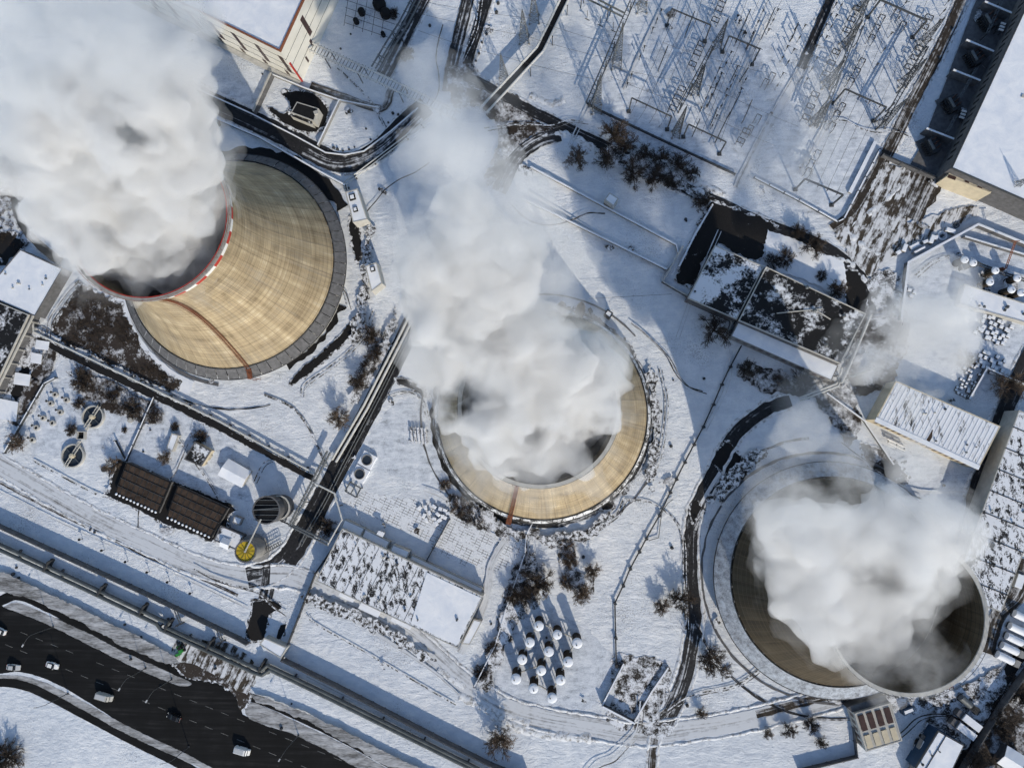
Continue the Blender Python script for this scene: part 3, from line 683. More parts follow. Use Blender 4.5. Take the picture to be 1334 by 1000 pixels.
# ---------------------------------------------------------------- buildings
def inset(poly, d):
    c = sum((Vector((p[0], p[1], 0)) for p in poly), Vector())/len(poly)
    n = len(poly); out = []
    a = sum(poly[i][0]*poly[(i+1) % n][1]-poly[(i+1) % n][0]*poly[i][1] for i in range(n)); sg = 1 if a > 0 else -1
    for i in range(n):
        p0, p1, p2 = (Vector((*poly[k % n][:2], 0)) for k in (i-1, i, i+1))
        e1 = (p1-p0).normalized(); e2 = (p2-p1).normalized()
        n1 = Vector((-e1.y, e1.x, 0))*sg; n2 = Vector((-e2.y, e2.x, 0))*sg
        b = (n1+n2); k = d/max(.3, b.dot(n1)); out.append(p1+b*k)
    return out
def house(name, roof_uv, h, roof, wall, label, cat='building', parapet=.35, pmat=None, group=None, cap=.18, wins=(), wmat='brown_glass', snowlip=True):
    """flat-roofed block: the outline is its roof edge as seen, h metres up"""
    pts = [P(u, v, h) for u, v in roof_uv]
    c = sum(pts, Vector())/len(pts); c.z = 0
    t = thing(name, c, label, cat, group)
    m = MB(); m.prism(pts, 0, h-.02); m.build('wall', M[wall], t)
    r = inset(pts, .32 if parapet else -.25)
    m = MB(); m.prism(r, h-.01, h+cap); 
    ro = m.build('roof', M[roof], t)
    if parapet:
        m = MB(); n = len(pts); ins = inset(pts, .3)
        for i in range(n):
            j = (i+1) % n
            a, b, c1, d = pts[i], pts[j], ins[j], ins[i]
            m.add([(a.x, a.y, h-.4), (b.x, b.y, h-.4), (c1.x, c1.y, h-.4), (d.x, d.y, h-.4), (a.x, a.y, h+parapet), (b.x, b.y, h+parapet), (c1.x, c1.y, h+parapet), (d.x, d.y, h+parapet)],
                  [(0, 1, 5, 4), (1, 2, 6, 5), (2, 3, 7, 6), (3, 0, 4, 7), (4, 5, 6, 7)])
        # stand the coping 3 mm proud of the wall
        for k in range(len(m.v)):
            p = Vector(m.v[k]); q = p-Vector((c.x, c.y, p.z)); p += q.normalized()*.03; m.v[k] = tuple(p)
        m.build('parapet', M[pmat or wall], t)
    for (e, f0, f1, z0, z1) in wins:      # (edge, from, to along it, sill, head)
        a, b = pts[e], pts[(e+1) % len(pts)]; d = (b-a).normalized()
        nr = Vector((d.y, -d.x, 0)); cc = sum(pts, Vector())/len(pts)
        if (a-cc).dot(nr) < 0: nr = -nr
        p = a.lerp(b, f0); q = a.lerp(b, f1)
        m = MB(); w = nr*.05
        m.add([(p.x, p.y, z0), (q.x, q.y, z0), (q.x, q.y, z1), (p.x, p.y, z1), (p.x+w.x, p.y+w.y, z0), (q.x+w.x, q.y+w.y, z0), (q.x+w.x, q.y+w.y, z1), (p.x+w.x, p.y+w.y, z1)],
              [(4, 5, 6, 7), (0, 1, 5, 4), (1, 2, 6, 5), (2, 3, 7, 6), (3, 0, 4, 7)])
        m.build('window', M[wmat], t)
    return t, pts
def rwins(e, n, z0, z1, f=.55, a=.04, b=.96):
    return [(e, a+(b-a)*(i+.5-f/2)/n, a+(b-a)*(i+.5+f/2)/n, z0, z1) for i in range(n)]
def detail(t, name, c, sx, sy, z0, z1, mat, rz=0):
    m = MB(); m.box(c, sx, sy, z0, z1, rz); return m.build(name, M[mat], t)
def gable(name, uv, h, rise, roof, wall, label, cat='building', group=None):
    """uv: four eaves corners; the ridge runs parallel to the first edge"""
    p = [P(u, v, h) for u, v in uv]; c = sum(p, Vector())/4; c.z = 0
    t = thing(name, c, label, cat, group)
    m = MB(); q = inset(p, .3); m.prism(q, 0, h); r0 = (q[3]+q[0])/2; r1 = (q[1]+q[2])/2
    rr = rise*.92
    m.add([(*q[0].xy, h), (*q[3].xy, h), (*r0.xy, h+rr)], [(0, 1, 2)]); m.add([(*q[1].xy, h), (*q[2].xy, h), (*r1.xy, h+rr)], [(0, 1, 2)])
    m.build('wall', M[wall], t)
    a = (p[3]+p[0])/2; b = (p[1]+p[2])/2; m = MB()
    for s0, s1, zz in ((p[0], p[1], 0), (p[3], p[2], 0)):
        m.add([(*s0.xy, h), (*s1.xy, h), (*b.xy, h+rise), (*a.xy, h+rise), (*s0.xy, h+.2), (*s1.xy, h+.2), (*b.xy, h+rise+.2), (*a.xy, h+rise+.2)],
              [(0, 1, 2, 3), (4, 5, 6, 7), (0, 1, 5, 4), (1, 2, 6, 5), (3, 0, 4, 7)])
    m.build('roof', M[roof], t)
    return t, p
def along(p, q, f): return p.lerp(q, f)

# power hall, upper left, tall and white
hall, hp = house('power_hall', [(365.4, 67.6), (130, -48), (230, -250), (453, -125)], 18.5, 'snow_roof', 'white_panel', 'tall white clad power hall with brown strip windows and a red corner stripe', parapet=.7, pmat='rust',
    wins=[(0, .02+.13*i, .045+.13*i, 4.5, 14.5) for i in range(7)]+[(0, .055+.13*i, .075+.13*i, 1.5, 4.2) for i in range(7)]+[(3, .72, .755, 7, 16), (3, .76, .78, 3.5, 6.3), (3, .86, .875, 1.5, 4.5), (3, .45, .485, 7, 16), (3, .30, .34, 2, 9)])
def facade_lines(t, pts, h, step, zs, mat='silver_paint'):
    m = MB(); cc = sum(pts, Vector())/len(pts)
    for e in (0, len(pts)-1):
        a, b = pts[e], pts[(e+1) % len(pts)]; d = (b-a); L = d.length; d.normalize(); nr = Vector((d.y, -d.x, 0))
        if (a-cc).dot(nr) < 0: nr = -nr
        for z in zs:
            p = a+nr*.03; q = b+nr*.03; m.bar((p.x, p.y, z), (q.x, q.y, z), .10, .10)
    return m.build('cladding_joints', M[mat], t)
facade_lines(hall, hp, 18.5, 6, (5.2, 9.6, 14.0), 'steel')
a, b = hp[0], hp[3]; d = (b-a).normalized(); nr = Vector((-d.y, d.x, 0))
if (a-sum(hp, Vector())/4).dot(nr) < 0: nr = -nr
m = MB(); p = a+d*.35+nr*.09; m.bar((p.x, p.y, .3), (p.x, p.y, 11.5), .5); m.build('corner_stripe', M['red'], hall)
e0, e1 = hp[0], hp[1]
m = MB(); dd = (e1-e0).normalized(); nn = Vector((dd.y, -dd.x, 0)); nn = nn if (e0-sum(hp, Vector())/4).dot(nn) > 0 else -nn
p, q = e0+nn*1.0, e1+nn*1.0; m.bar((p.x, p.y, .9), (q.x, q.y, .9), 1.6, .35); m.build('plinth_ledge', M['pale_concrete'], hall)
# small transformer house in the thawed black yard
t, _p = gable('transformer_house', [(376, 142), (404, 150), (408, 163), (376, 150)], 4.0, .6, 'roof_black', 'pale_concrete', 'small house with a black wet roof in the thawed enclosure below the power hall')
t, p = house('transformer_house', [(387, 133), (415, 141.6), (409, 158), (379, 147)], 5.0, 'black', 'pale_concrete', 'flat black topped switch house in the thawed enclosure, taller of its two buildings', parapet=.15)
detail(t, 'vent', P(412, 148, 5), 1.2, 1.2, 5.0, 5.8, 'pale_concrete', .4)
# annexes right of the left-hand tower
ANX = [('annex', [(450, 251), (466, 246), (479, 286), (460, 290)], 5.5, 'white roofed pump annex with two dark framed hatches beside the left tower', [(459.5, 257.5, 8), (463.5, 273.5, 6)]),
       ('annex', [(476, 347), (491, 341.6), (498, 369), (484, 380)], 5.0, 'smaller white roofed annex half under the steam right of the left tower', [(486, 351, 6)])]
for nm, uv, h, lb, hs in ANX:
    t, p = house('pump_annex', uv, h, 'snow_roof', 'pale_concrete', lb, parapet=.3)
    for u, v, s in hs:
        c = P(u, v, h); w = s*.25
        hm = detail(t, 'hatch', c, w, w, h+.19, h+.7, 'black', .25)
        m = MB(); m.box(c, w*.6, w*.6, h+.71, h+.95, .25); m.build('hatch_lid', M['snow_roof'], hm, org=c*0+Vector((t.location.x, t.location.y, 0)))
# far left pair
house('workshop_block', [(27, 325), (82, 350), (46, 412), (-22, 383)], 4.5, 'snow_roof', 'dark_concrete', 'snow roofed block at the left edge with a pale lit parapet', parapet=.3)
t, p = house('workshop_block', [(38, 410), (-30, 382), (-80, 480), (-10, 512)], 5, 'roof_black', 'dark_concrete', 'dark roofed block below the snow roofed one at the left edge', parapet=.3, pmat='pale_concrete')
for k, (du, w) in enumerate(((4, 1.1), (9, .8), (16, .45))):
    a = P(40+du, 413); b = P(-12+du, 520); m = MB(); m.bar(a+Vector((0, 0, 4.2)), b+Vector((0, 0, 4.2)), w, .6)
    for i in range(6):
        q = a.lerp(b, (i+.5)/6); m.bar(q, q+Vector((0, 0, 4)), .3)
    tag(m.build('pipe_duct', M['pale_concrete'], org=a), ['broad cream duct on posts along the dark roofed block', 'second cream duct just outside the broad one', 'slim cream duct farthest from the dark roofed block'][k], 'duct', 'cream ducts at the left edge')
for i, (u, v, w, l) in enumerate([(56, 448, 3.8, 3.6), (48, 465, 3.0, 4.2), (30, 492, 4.6, 5.0), (10, 530, 6.5, 9)]):
    t, _ = house('pit_cover', [(u-w*2, v-l*1.2), (u+w*2, v-l*.6), (u+w*1.6, v+l*2), (u-w*2.4, v+l*1.5)], 1.2, 'snow_roof', 'concrete',
        ['topmost small snow topped pit cover below the cream ducts', 'second snow topped pit cover beside the black melt', 'third broader snow topped pit cover', 'largest snow topped pit cover at the road end'][i], 'pit cover', parapet=0, group='pit covers at the left edge')
# pump houses centre right, roofs half thawed
t, p = house('pump_house', [(931.4, 319.5), (995, 347.5), (959.5, 416.4), (895.7, 388.4)], 5.5, 'roof_half', 'dark_concrete', 'square pump house with black thawed patches in its snowy roof', parapet=.3, pmat='pale_concrete')
for u, v in ((905, 380), (948, 408), (925, 350), (975, 352)): detail(t, 'vent', P(u, v, 5.5), .5, .5, 5.5, 6.4, 'steel')
t, p = house('pump_house', [(997.7, 347.5), (1127.8, 408.8), (1094.7, 473.8), (962, 417.7)], 6.5, 'roof_black', 'dark_concrete', 'long pump house whose roof is almost wholly black and wet', parapet=.4, pmat='pale_concrete')
for u, v in ((1098, 412), (1060, 405), (1035, 440), (1010, 380), (1075, 450), (1050, 375)):
    m = MB(); c = P(u, v, 6.5); m.tube(c+Vector((0, 0, 0)), c+Vector((0, 0, 1.0)), .4, .4, 10); m.tube(c+Vector((0, 0, 1.0)), c+Vector((0, 0, 1.3)), .6, .2, 10); m.build('vent', M['galv'], t)
for i, rr in enumerate([((1012, 408), (1072, 402)), ((1060, 402), (1082, 416))]):
    m = MB(); a = P(*rr[0], 6.8); b = P(*rr[1], 6.8); m.bar(a, b, .3, .3); m.build('roof_pipe', M['pale_concrete'], t)
t, p = house('pump_annex', [(961.3, 419.5), (1092, 476), (1083, 496), (951.8, 438)], 4, 'snow_roof', 'concrete', 'long low snow covered annex along the black roofed pump house', parapet=.25, wins=rwins(2, 12, 2, 4))
# small cubes
house('gate_hut', [(787.4, 260), (794.3, 251), (805.8, 258.7), (799.4, 268.9)], 4.2, 'snow_roof', 'pale_concrete', 'small white cube hut on the open snow beside the long basin wall', 'hut', parapet=.2)
t, p = house('sampling_hut', [(787, 409), (791.5, 403), (798.7, 407.8), (794.5, 414.8)], 3.2, 'snow_roof', 'black', 'tiny dark edged hut at the foot of the middle tower', 'hut', parapet=.35, pmat='black')
for i, (u, v) in enumerate([(768, 412), (774, 414), (777, 416), (781, 418), (769, 405)]):
    m = MB(); m.box(P(u, v), 1.0, 1.6, 0, 1.6, .5); m.box(P(u, v), .7, 1.2, 1.6, 1.9, .5); tag(m.build('valve_box', M['dark_concrete'], org=P(u, v)), 'dark valve box beside the poplars at the middle tower', 'valve box', 'valve boxes by the poplars')
# workshop below the middle tower
t, p = house('workshop', [(446, 688), (629.6, 776), (596.4, 844), (411.5, 756)], 4.4, 'roof_specks', 'pale_concrete', 'long workshop with black specks on its white roof in the lower middle', parapet=.25,
    wins=rwins(2, 14, 1.6, 3.4)+rwins(1, 5, 1.6, 3.4))
m = MB(); q = inset([P(555, 742, 4.4), P(628.6, 776.6, 4.4), P(596.0, 842.5, 4.4), P(533, 812, 4.4)], .5); m.prism(q, 4.59, 4.74); m.build('snow_drift', M['snow_roof'], t)
for i in range(9):
    a = along(P(446, 688, 4.4), P(629.6, 776, 4.4), .06+.07*i); b = along(P(411.5, 756, 4.4), P(596.4, 844, 4.4), .06+.07*i)
    m = MB(); m.bar(a.lerp(b, .03)+Vector((0, 0, .2)), a.lerp(b, .97)+Vector((0, 0, .2)), .12, .1); m.build('roof_joint', M['dark_steel'], t)
LT = [([(449, 676), (475, 688), (470, 699), (444.5, 687)], 2.4, 'lean-to at the upper left end of the workshop'), ([(476, 689), (508, 705), (503, 716), (471, 700)], 2.2, 'low shaded lean-to behind the workshop, left of the white unit'),
      ([(512, 709), (534, 717.6), (530, 727.5), (507.5, 718)], 3.0, 'bright white unit standing against the back of the workshop'), ([(536, 722), (630, 766), (627, 772), (533, 729)], 1.6, 'long narrow lean-to along the right half of the workshop back'),
      ([(617, 806), (628, 809), (612, 839), (601, 838)], 3.0, 'narrow pale lean-to at the right gable of the workshop')]
for uv, h, lb in LT: house('lean_to', uv, h, 'snow_roof', 'pale_concrete', lb, 'lean-to', parapet=.12)
for i, (u, v, l) in enumerate([(455, 775, 5), (484, 793, 7), (526, 809, 7)]):
    house('loading_porch', [(u-l*1.7, v-l*.8-3), (u+l*1.7, v+l*.8-3), (u+l*1.7-4, v+l*.8+4), (u-l*1.7-4, v-l*.8+4)], 2.2, 'snow_roof', 'cream', ['half bare porch on the sunny side of the workshop', 'middle snow capped porch on the sunny side of the workshop', 'right snow capped porch on the sunny side of the workshop'][i], 'porch', parapet=0)
house('store_shed', [(494, 692), (500, 694.5), (498, 698), (492, 695)], 3, 'snow_roof', 'pale_concrete', 'tiny white shed behind the lean-tos of the workshop', 'shed', parapet=0)
# right side
t, p = house('boiler_house', [(1167, 496), (1303, 555), (1275, 609), (1140, 546)], 6.5, 'roof_ribs', 'cream', 'ribbed snowy roof of the boiler house with a lit tan front', parapet=.2,
    wins=rwins(2, 16, 1.6, 4.6, .5))
m = MB(); a, b = p[3], p[2]; m.bar(a+Vector((0, 0, .25)), b+Vector((0, 0, .25)), 1.4, .25); m.build('eave', M['snow_roof'], t)
for i in range(24):
    a = along(p[0], p[1], (i+.7)/24.5); b = along(p[3], p[2], (i+.7)/24.5)
    m = MB(); m.bar(a.lerp(b, .05)+Vector((0, 0, .2)), a.lerp(b, .93)+Vector((0, 0, .2)), .22, .16); m.build('roof_rib', M['snow_roof'], t)
m = MB(); c0, c1 = P(1206, 583, 6.7), P(1215, 559, 6.7); d = (c1-c0)
m.add([c0, c0.lerp(c1, .5)+Vector((.8, .3, 0)), c1, c0.lerp(c1, .5)-Vector((.8, .3, 0))], [(0, 1, 2, 3)]); m.v = [(x, y, 6.75) for x, y, z in m.v]; m.build('bare_patch', M['brown_roof'], t)
for u, v in ((1157, 572), (1168, 577)): pass
t = thing('pipe_rack', P(1165, 575), 'low rack of two white pipes in front of the boiler house', 'pipe rack')
for dv in (0, 5):
    m = MB(); m.path([P(1156+dv*.2, 571+dv, 1.4), P(1179, 582+dv, 1.4)], .25); m.build('pipe', M['white_paint'], t)
for u in (1157, 1168, 1178):
    m = MB(); m.bar(P(u, 571+(u-1156)*.5, 0), P(u, 571+(u-1156)*.5, 1.2), .25); m.bar(P(u, 571+(u-1156)*.5, 1.2), P(u, 577+(u-1156)*.5, 1.2), .2); m.build('support', M['dark_steel'], t)
house('long_store', [(1327, 534), (1392, 562), (1304, 797), (1240, 772)], 7, 'roof_specks', 'pale_concrete', 'long snowy store roof running down the right edge', parapet=.2)
for i in range(8):
    a = along(P(1327, 534, 7), P(1240, 772, 7), (i+.8)/8.6); b = along(P(1392, 562, 7), P(1304, 797, 7), (i+.8)/8.6)
    m = MB(); m.bar(a+Vector((0, 0, .24)), b+Vector((0, 0, .24)), .25, .2); m.build('roof_joint', M['dark_steel'], bpy.data.objects['long_store'])
house('low_store', [(1256, 370), (1350, 400), (1344, 423), (1249, 396)], 2.4, 'snow_roof', 'pale_concrete', 'low flat store with clean snow at the right edge below the domed tanks', parapet=.35)
t, p = house('turbine_hall', [(1239, 219), (1334+90, -180), (1334+260, -110), (1334+66, 290)], 10, 'snow_roof', 'dark_concrete', 'huge hall with a smooth white roof in the upper right corner', parapet=.3, pmat='steel',
    wins=rwins(0, 40, 4, 7, .35), wmat='black')
house('end_bay', [(1240, 221), (1294, 242), (1290, 252), (1233, 230)], 7, 'cream', 'cream', 'sunlit cream end bay of the huge hall with three small openings', parapet=.3, wins=[])
for u, v, w in ((1240, 231, 2.4), (1260, 236, 1.2), (1277, 243, 1.4)):
    detail(bpy.data.objects['end_bay'], 'opening', P(u, v, 7.3), w, 1.0, 7.18, 7.36, 'brown_glass', -.38)
house('gatehouse', [(338, 839), (344.6, 830), (374, 843), (366, 857)], 3.2, 'snow_roof', 'pale_concrete', 'white roofed gatehouse where the site road meets the twin pipeline', parapet=.3)
# basin house lower left
BAS = [([(165.5, 602), (223, 628), (206, 668), (150, 642)], 'brown slatted basin roof at the left of the pair, with kerb lines'), ([(232, 632), (297, 662), (275, 700), (217, 673)], 'brown slatted basin roof at the right of the pair, half wet')]
for uv, lb in BAS:
    t, p = house('basin_house', uv, 2.6, 'brown_roof', 'dark_concrete', lb, 'basin', parapet=.35, pmat='black')
    z = 2.9
    for k in range(1, 4):
        a = along(p[0], p[3], k/4); b = along(p[1], p[2], k/4); m = MB(); m.bar((a.x, a.y, z), (b.x, b.y, z), .16, .22); m.build('kerb', M['steel' if k == 2 else 'dark_steel'], t)
    for k in range(1, 9):
        a = along(p[0], p[1], k/9); b = along(p[3], p[2], k/9); m = MB(); m.bar((a.x, a.y, z-.05), (b.x, b.y, z-.05), .10, .12); m.build('slat', M['dark_steel'], t)
    for k in range(12):
        a = along(p[3], p[2], (k+.5)/12); m = MB(); m.rock((a.x, a.y, 2.95), .42, k*3.1, .5); m.build('snow_lump', M['snow_roof'], t)
patch('melted_or_shaded_ground', [(158, 598), (300, 656), (300, 668), (278, 704), (150, 648), (146, 640)], 'black', .4, 2, 80)
gable('shed', [(298, 597), (327.5, 613.6), (315, 635), (284, 618.7)], 2.0, .8, 'snow_roof', 'pale_concrete', 'white gabled shed alone on the snow above the brown basin roofs', 'shed')
t, p = house('ruined_hut', [(254, 575), (275, 587), (262, 607), (240, 598)], 2.4, 'roof_half', 'cream', 'square hut with a patchy dark roof and tan rubble at its side', 'hut', parapet=.25, pmat='dark_concrete')
for i in range(10):
    m = MB(); c = P(266+random.uniform(-5, 12), 596+random.uniform(-6, 10), .3); m.rock(c, random.uniform(.5, 1.0), i*2.7); m.build('rubble', M['tan_block'], t)
house('tank_cover', [(224, 564), (233, 567), (225, 588), (217, 584)], 1.6, 'snow_roof', 'pale_concrete', 'narrow raised tank cover under snow left of the ruined hut', 'tank cover', parapet=.2)
house('tank_cover', [(306, 671), (316, 675), (312, 684), (303, 680)], 1.5, 'snow_roof', 'concrete', 'small square cover beside the yellow topped tank', 'tank cover', parapet=.2)
house('filter_house', [(288, 684), (318, 697), (308, 716), (279, 703)], 2.2, 'roof_half', 'dark_concrete', 'low dark filter house between the basin roofs and the yellow topped tank', parapet=.3)
gable('pit_shed', [(291, 699), (302, 703), (297, 716), (286, 711)], 2.6, .8, 'snow_roof', 'dark_concrete', 'small snow roofed shed on top of the filter pit by the yellow tank', 'shed')
# glazed workshop at the bottom
t, p = house('glazed_workshop', [(1112.6, 928.6), (1160, 914.6), (1175, 964), (1128, 978)], 6, 'pale_concrete', 'pale_concrete', 'workshop with dark roof lights and tan arches at the bottom edge', parapet=.3, wins=rwins(3, 5, 2, 4.5))
o, a, b, d = p
for r0, r1, mt, n in ((.08, .48, 'brown_glass', 4), (.60, .93, 'cream', 4)):
    for k in range(n):
        f0, f1 = .06+k*.235, .06+k*.235+.15
        q = [o.lerp(a, f0).lerp(d.lerp(b, f0), r0), o.lerp(a, f1).lerp(d.lerp(b, f1), r0), o.lerp(a, f1).lerp(d.lerp(b, f1), r1), o.lerp(a, f0).lerp(d.lerp(b, f0), r1)]
        m = MB(); m.prism(q, 6.19, 6.55); m.build('roof_light', M[mt], t)
house('flat_store', [(1103, 921), (1152, 905), (1157, 913), (1110, 927)], 5, 'dark_concrete', 'dark_concrete', 'dark flat store wedged between the tower apron and the glazed workshop', parapet=.2)
house('gas_kiosk', [(1176, 925), (1189, 920), (1192, 926), (1178, 932)], 2.6, 'snow_roof', 'blue_dark', 'small dark kiosk with a white lid right of the glazed workshop', 'kiosk', parapet=.1)
t, p = house('garage_hall', [(1222, 951), (1256, 970), (1232, 1020), (1192, 1000)], 5.5, 'snow_roof', 'blue_dark', 'garage hall with a smooth snow roof at the bottom right', parapet=.1, pmat='steel')
m = MB(); m.bar(P(1233, 957, 5.8), P(1205, 1003, 5.8), .12, .2); m.build('roof_seam', M['dark_steel'], t)
gable('garden_hut', [(1312, 970), (1336, 985), (1322, 1008), (1298, 993)], 3, 1.2, 'snow_roof', 'dark_concrete', 'small house with one white roof slope in the bottom right corner', 'hut')
# walls with a pale coping, buttressed
def wall(name, uv, h, th, mat, label, cat='wall', top=None, post=0, group=None, closed=False, snow=True):
    c = [P(*q) for q in uv]
    t = thing(name, c[0], label, cat, group); m = MB(); mt = MB(); mp = MB()
    L = offset(c, th/2); R = offset(c, -th/2)
    for i in range(len(c)-1):
        m.prism([L[i], L[i+1], R[i+1], R[i]], 0, h)
    L = offset(c, th/2+.07); R = offset(c, -th/2-.07)
    for i in range(len(c)-1): mt.prism([L[i], L[i+1], R[i+1], R[i]], h+.003, h+.16)
    m.build('panels', M[mat], t); mt.build('coping', M[top or 'pale_concrete'], t)
    if post:
        for a, b in zip(c[:-1], c[1:]):
            n = max(1, int((b-a).length/post)); rz = math.atan2(b.y-a.y, b.x-a.x)
            for k in range(n+(b == c[-1])): mp = MB(); mp.box(a.lerp(b, k/n), .3, th+.3, 0, h+.25, rz); mp.build('post', M[mat], t)
    return t
wall('basin_wall', [(691, 219), (880, 320), (883, 332), (868, 352), (681, 260)], 1.3, .35, 'concrete', 'long hairpin basin wall on the open snow above the middle tower', top='snow_roof')
wall('retaining_wall', [(889, 322), (862, 368), (890, 384), (949, 413), (951, 422), (946, 438)], 1.8, .45, 'dark_concrete', 'stepped retaining wall round the square pump house')
wall('retaining_wall', [(928, 267), (905, 306), (884, 348)], .8, .4, 'concrete', 'low kerb wall along the left side of the thawed black yard', top='snow_roof')
wall('yard_wall', [(1170, 418), (1179, 344), (1269, 295), (1345, 326)], 2.2, .6, 'dark_concrete', 'thick wall with a white coping enclosing the right-hand tank yard', top='snow_roof')
wall('yard_wall', [(1252.5, 310), (1345, 338)], 1.8, .3, 'dark_concrete', 'thin inner wall of the tank yard parallel to the white coping', top='snow_roof')
wall('concrete_fence', [(-30, 668), (0, 682), (100, 728), (200, 774), (314, 829), (326, 836)], 3.2, .18, 'dark_concrete', 'long panel fence between the slope and the twin pipeline, left run', 'fence', top='steel', post=4)
wall('concrete_fence', [(372.6, 857), (440, 890), (580, 962), (640, 992), (690, 1012)], 3.2, .18, 'dark_concrete', 'long panel fence right of the gatehouse running to the bottom edge', 'fence', top='steel', post=4)
wall('concrete_fence', [(1040, 1001), (1114, 983), (1110, 945), (1103, 920), (1148, 905)], 1.8, .2, 'dark_concrete', 'dark fence round the glazed workshop at the bottom edge', 'fence', top='steel', post=4)
wall('concrete_fence', [(1360, 830), (1300, 915), (1244, 1005)], 3.0, .2, 'dark_concrete', 'dark fence behind the parked trucks in the bottom right corner', 'fence', top='steel', post=4)
wall('concrete_fence', [(452, 691), (444, 700), (413, 745), (383, 822), (369, 858)], 1.8, .12, 'dark_steel', 'thin dark fence from the workshop corner down to the gatehouse', 'fence', top='dark_steel', post=4)
wall('concrete_fence', [(712, 648), (686, 695), (684, 720), (660, 790), (645, 840), (618, 893)], 1.2, .15, 'dark_concrete', 'fence beside the brown bushes right of the workshop', 'fence', top='snow_roof', post=5)
wall('concrete_fence', [(586, 676), (555, 732)], 1.4, .12, 'dark_steel', 'short dark fence dividing the yard behind the workshop', 'fence', top='dark_steel', post=4)
wall('yard_wall', [(357, 100), (334, 150)], 2.6, .5, 'dark_concrete', 'dark wall at the left of the thawed enclosure', top='pale_concrete')
wall('yard_wall', [(444, 133), (416, 192)], 1.8, .25, 'concrete', 'pale wall at the right of the thawed enclosure', top='snow_roof')
wall('yard_wall', [(357, 100), (400, 118), (444, 133), (495, 143)], 1.5, .25, 'concrete', 'low wall along the foot of the power hall', top='snow_roof')
wall('road_parapet', [(186, 108), (276, 153), (340, 181), (421, 227), (451, 243)], 1.4, .4, 'dark_concrete', 'roadside parapet above the shaded side of the left tower', top='snow_roof')
wall('road_parapet', [(260, 118), (330, 150), (385, 178), (425, 200), (450, 203), (475, 198), (510, 172), (545, 142)], .7, .3, 'concrete', 'low snowy kerb wall round the outer bend of the upper road', top='snow_roof')
wall('substation_fence', [(765, 136), (777, 143), (850, 178), (957, 228)], .9, .3, 'dark_steel', 'fence along the lower edge of the left switchyard', 'fence', top='steel', post=5)
wall('substation_fence', [(982, 232), (1040, 262), (1090, 290), (1098, 286), (1145, 196)], .9, .3, 'dark_steel', 'fence round the lower corner of the right switchyard', 'fence', top='snow_roof', post=5)
wall('substation_fence', [(1147, 205), (1218, 236)], 2.2, .3, 'dark_concrete', 'short dark fence at the mouth of the transformer yard', 'fence', top='dark_steel', post=5)
wall('cable_trough', [(1139, 186), (1106, 252)], .8, 1.0, 'concrete', 'long raised cable trough beside the right switchyard road', 'trough', top='snow_roof')
wall('parapet_wall', [(1075, 512), (1124, 548), (1162, 605)], 1.2, .3, 'concrete', 'curving kerb between the boiler house and the right-hand tower', top='snow_roof')
wall('yard_wall', [(1281, 480), (1258, 520)], 2.0, .3, 'dark_concrete', 'short wall left of the single bush in the right-hand yard', top='snow_roof')
wall('yard_wall', [(1281, 480), (1333, 503), (1345, 508)], 2.0, .3, 'concrete', 'pale wall above the single bush in the right-hand yard', top='snow_roof')
wall('blind_wall', [(784, 916), (826, 938)], 2.4, .4, 'dark_concrete', 'short dark wall at the bottom end of the tank farm', top='snow_roof')
wall('blind_wall', [(826, 938), (848, 900), (870, 868)], 1.0, .3, 'concrete', 'low kerb rising right from the short dark wall', top='snow_roof')
wall('blind_wall', [(784, 916), (812, 862)], 1.6, .25, 'concrete', 'kerb on the left of the patchy yard under the tank farm', top='snow_roof')
wall('park_fence', [(152, 574), (165, 530), (200, 500), (205, 512)][:1]+[(166, 600), (203, 517)], 1.2, .12, 'steel', 'thin pale fence crossing the clarifier yard', 'fence', top='snow_roof', post=5)
wall('park_fence', [(8, 590), (60, 500), (75, 492)], 1.2, .12, 'steel', 'thin pale fence left of the row of round vent caps', 'fence', top='snow_roof', post=5)

# small roof furniture
rv = random.Random(4)
def vents(nm, uv4, h, n, mats=('steel', 'pale_concrete', 'galv')):
    t = bpy.data.objects[nm]; q = [P(u, v, h) for u, v in uv4]
    for k in range(n):
        a, b = rv.uniform(.08, .92), rv.uniform(.12, .88); p = q[0].lerp(q[1], a).lerp(q[3].lerp(q[2], a), b); m = MB(); s = rv.uniform(.35, .8); z = h+.1
        if rv.random() < .5: m.box(p, s, s*1.3, z, z+rv.uniform(.4, 1.0), -.45)
        else: m.lathe((p.x, p.y, 0), [(s*.35, z), (s*.35, z+.6), (s*.6, z+.65), (.01, z+.95)], 10)
        m.build('roof_vent', M[rv.choice(mats)], t)
vents('power_hall', [(365.4, 67.6), (130, -48), (230, -250), (453, -125)], 18.5, 14)
vents('workshop', [(446, 688), (629.6, 776), (596.4, 844), (411.5, 756)], 4.4, 10)
vents('boiler_house', [(1167, 496), (1303, 555), (1275, 609), (1140, 546)], 6.5, 8)
vents('long_store', [(1327, 534), (1392, 562), (1304, 797), (1240, 772)], 7, 12)
vents('turbine_hall', [(1239, 219), (1424, -180), (1594, -110), (1400, 290)], 10, 10)
vents('garage_hall', [(1222, 951), (1256, 970), (1232, 1020), (1192, 1000)], 5.5, 4)
vents('workshop_block', [(27, 325), (82, 350), (46, 412), (-22, 383)], 4.5, 7)
vents('low_store', [(1256, 370), (1350, 400), (1344, 423), (1249, 396)], 2.4, 6)
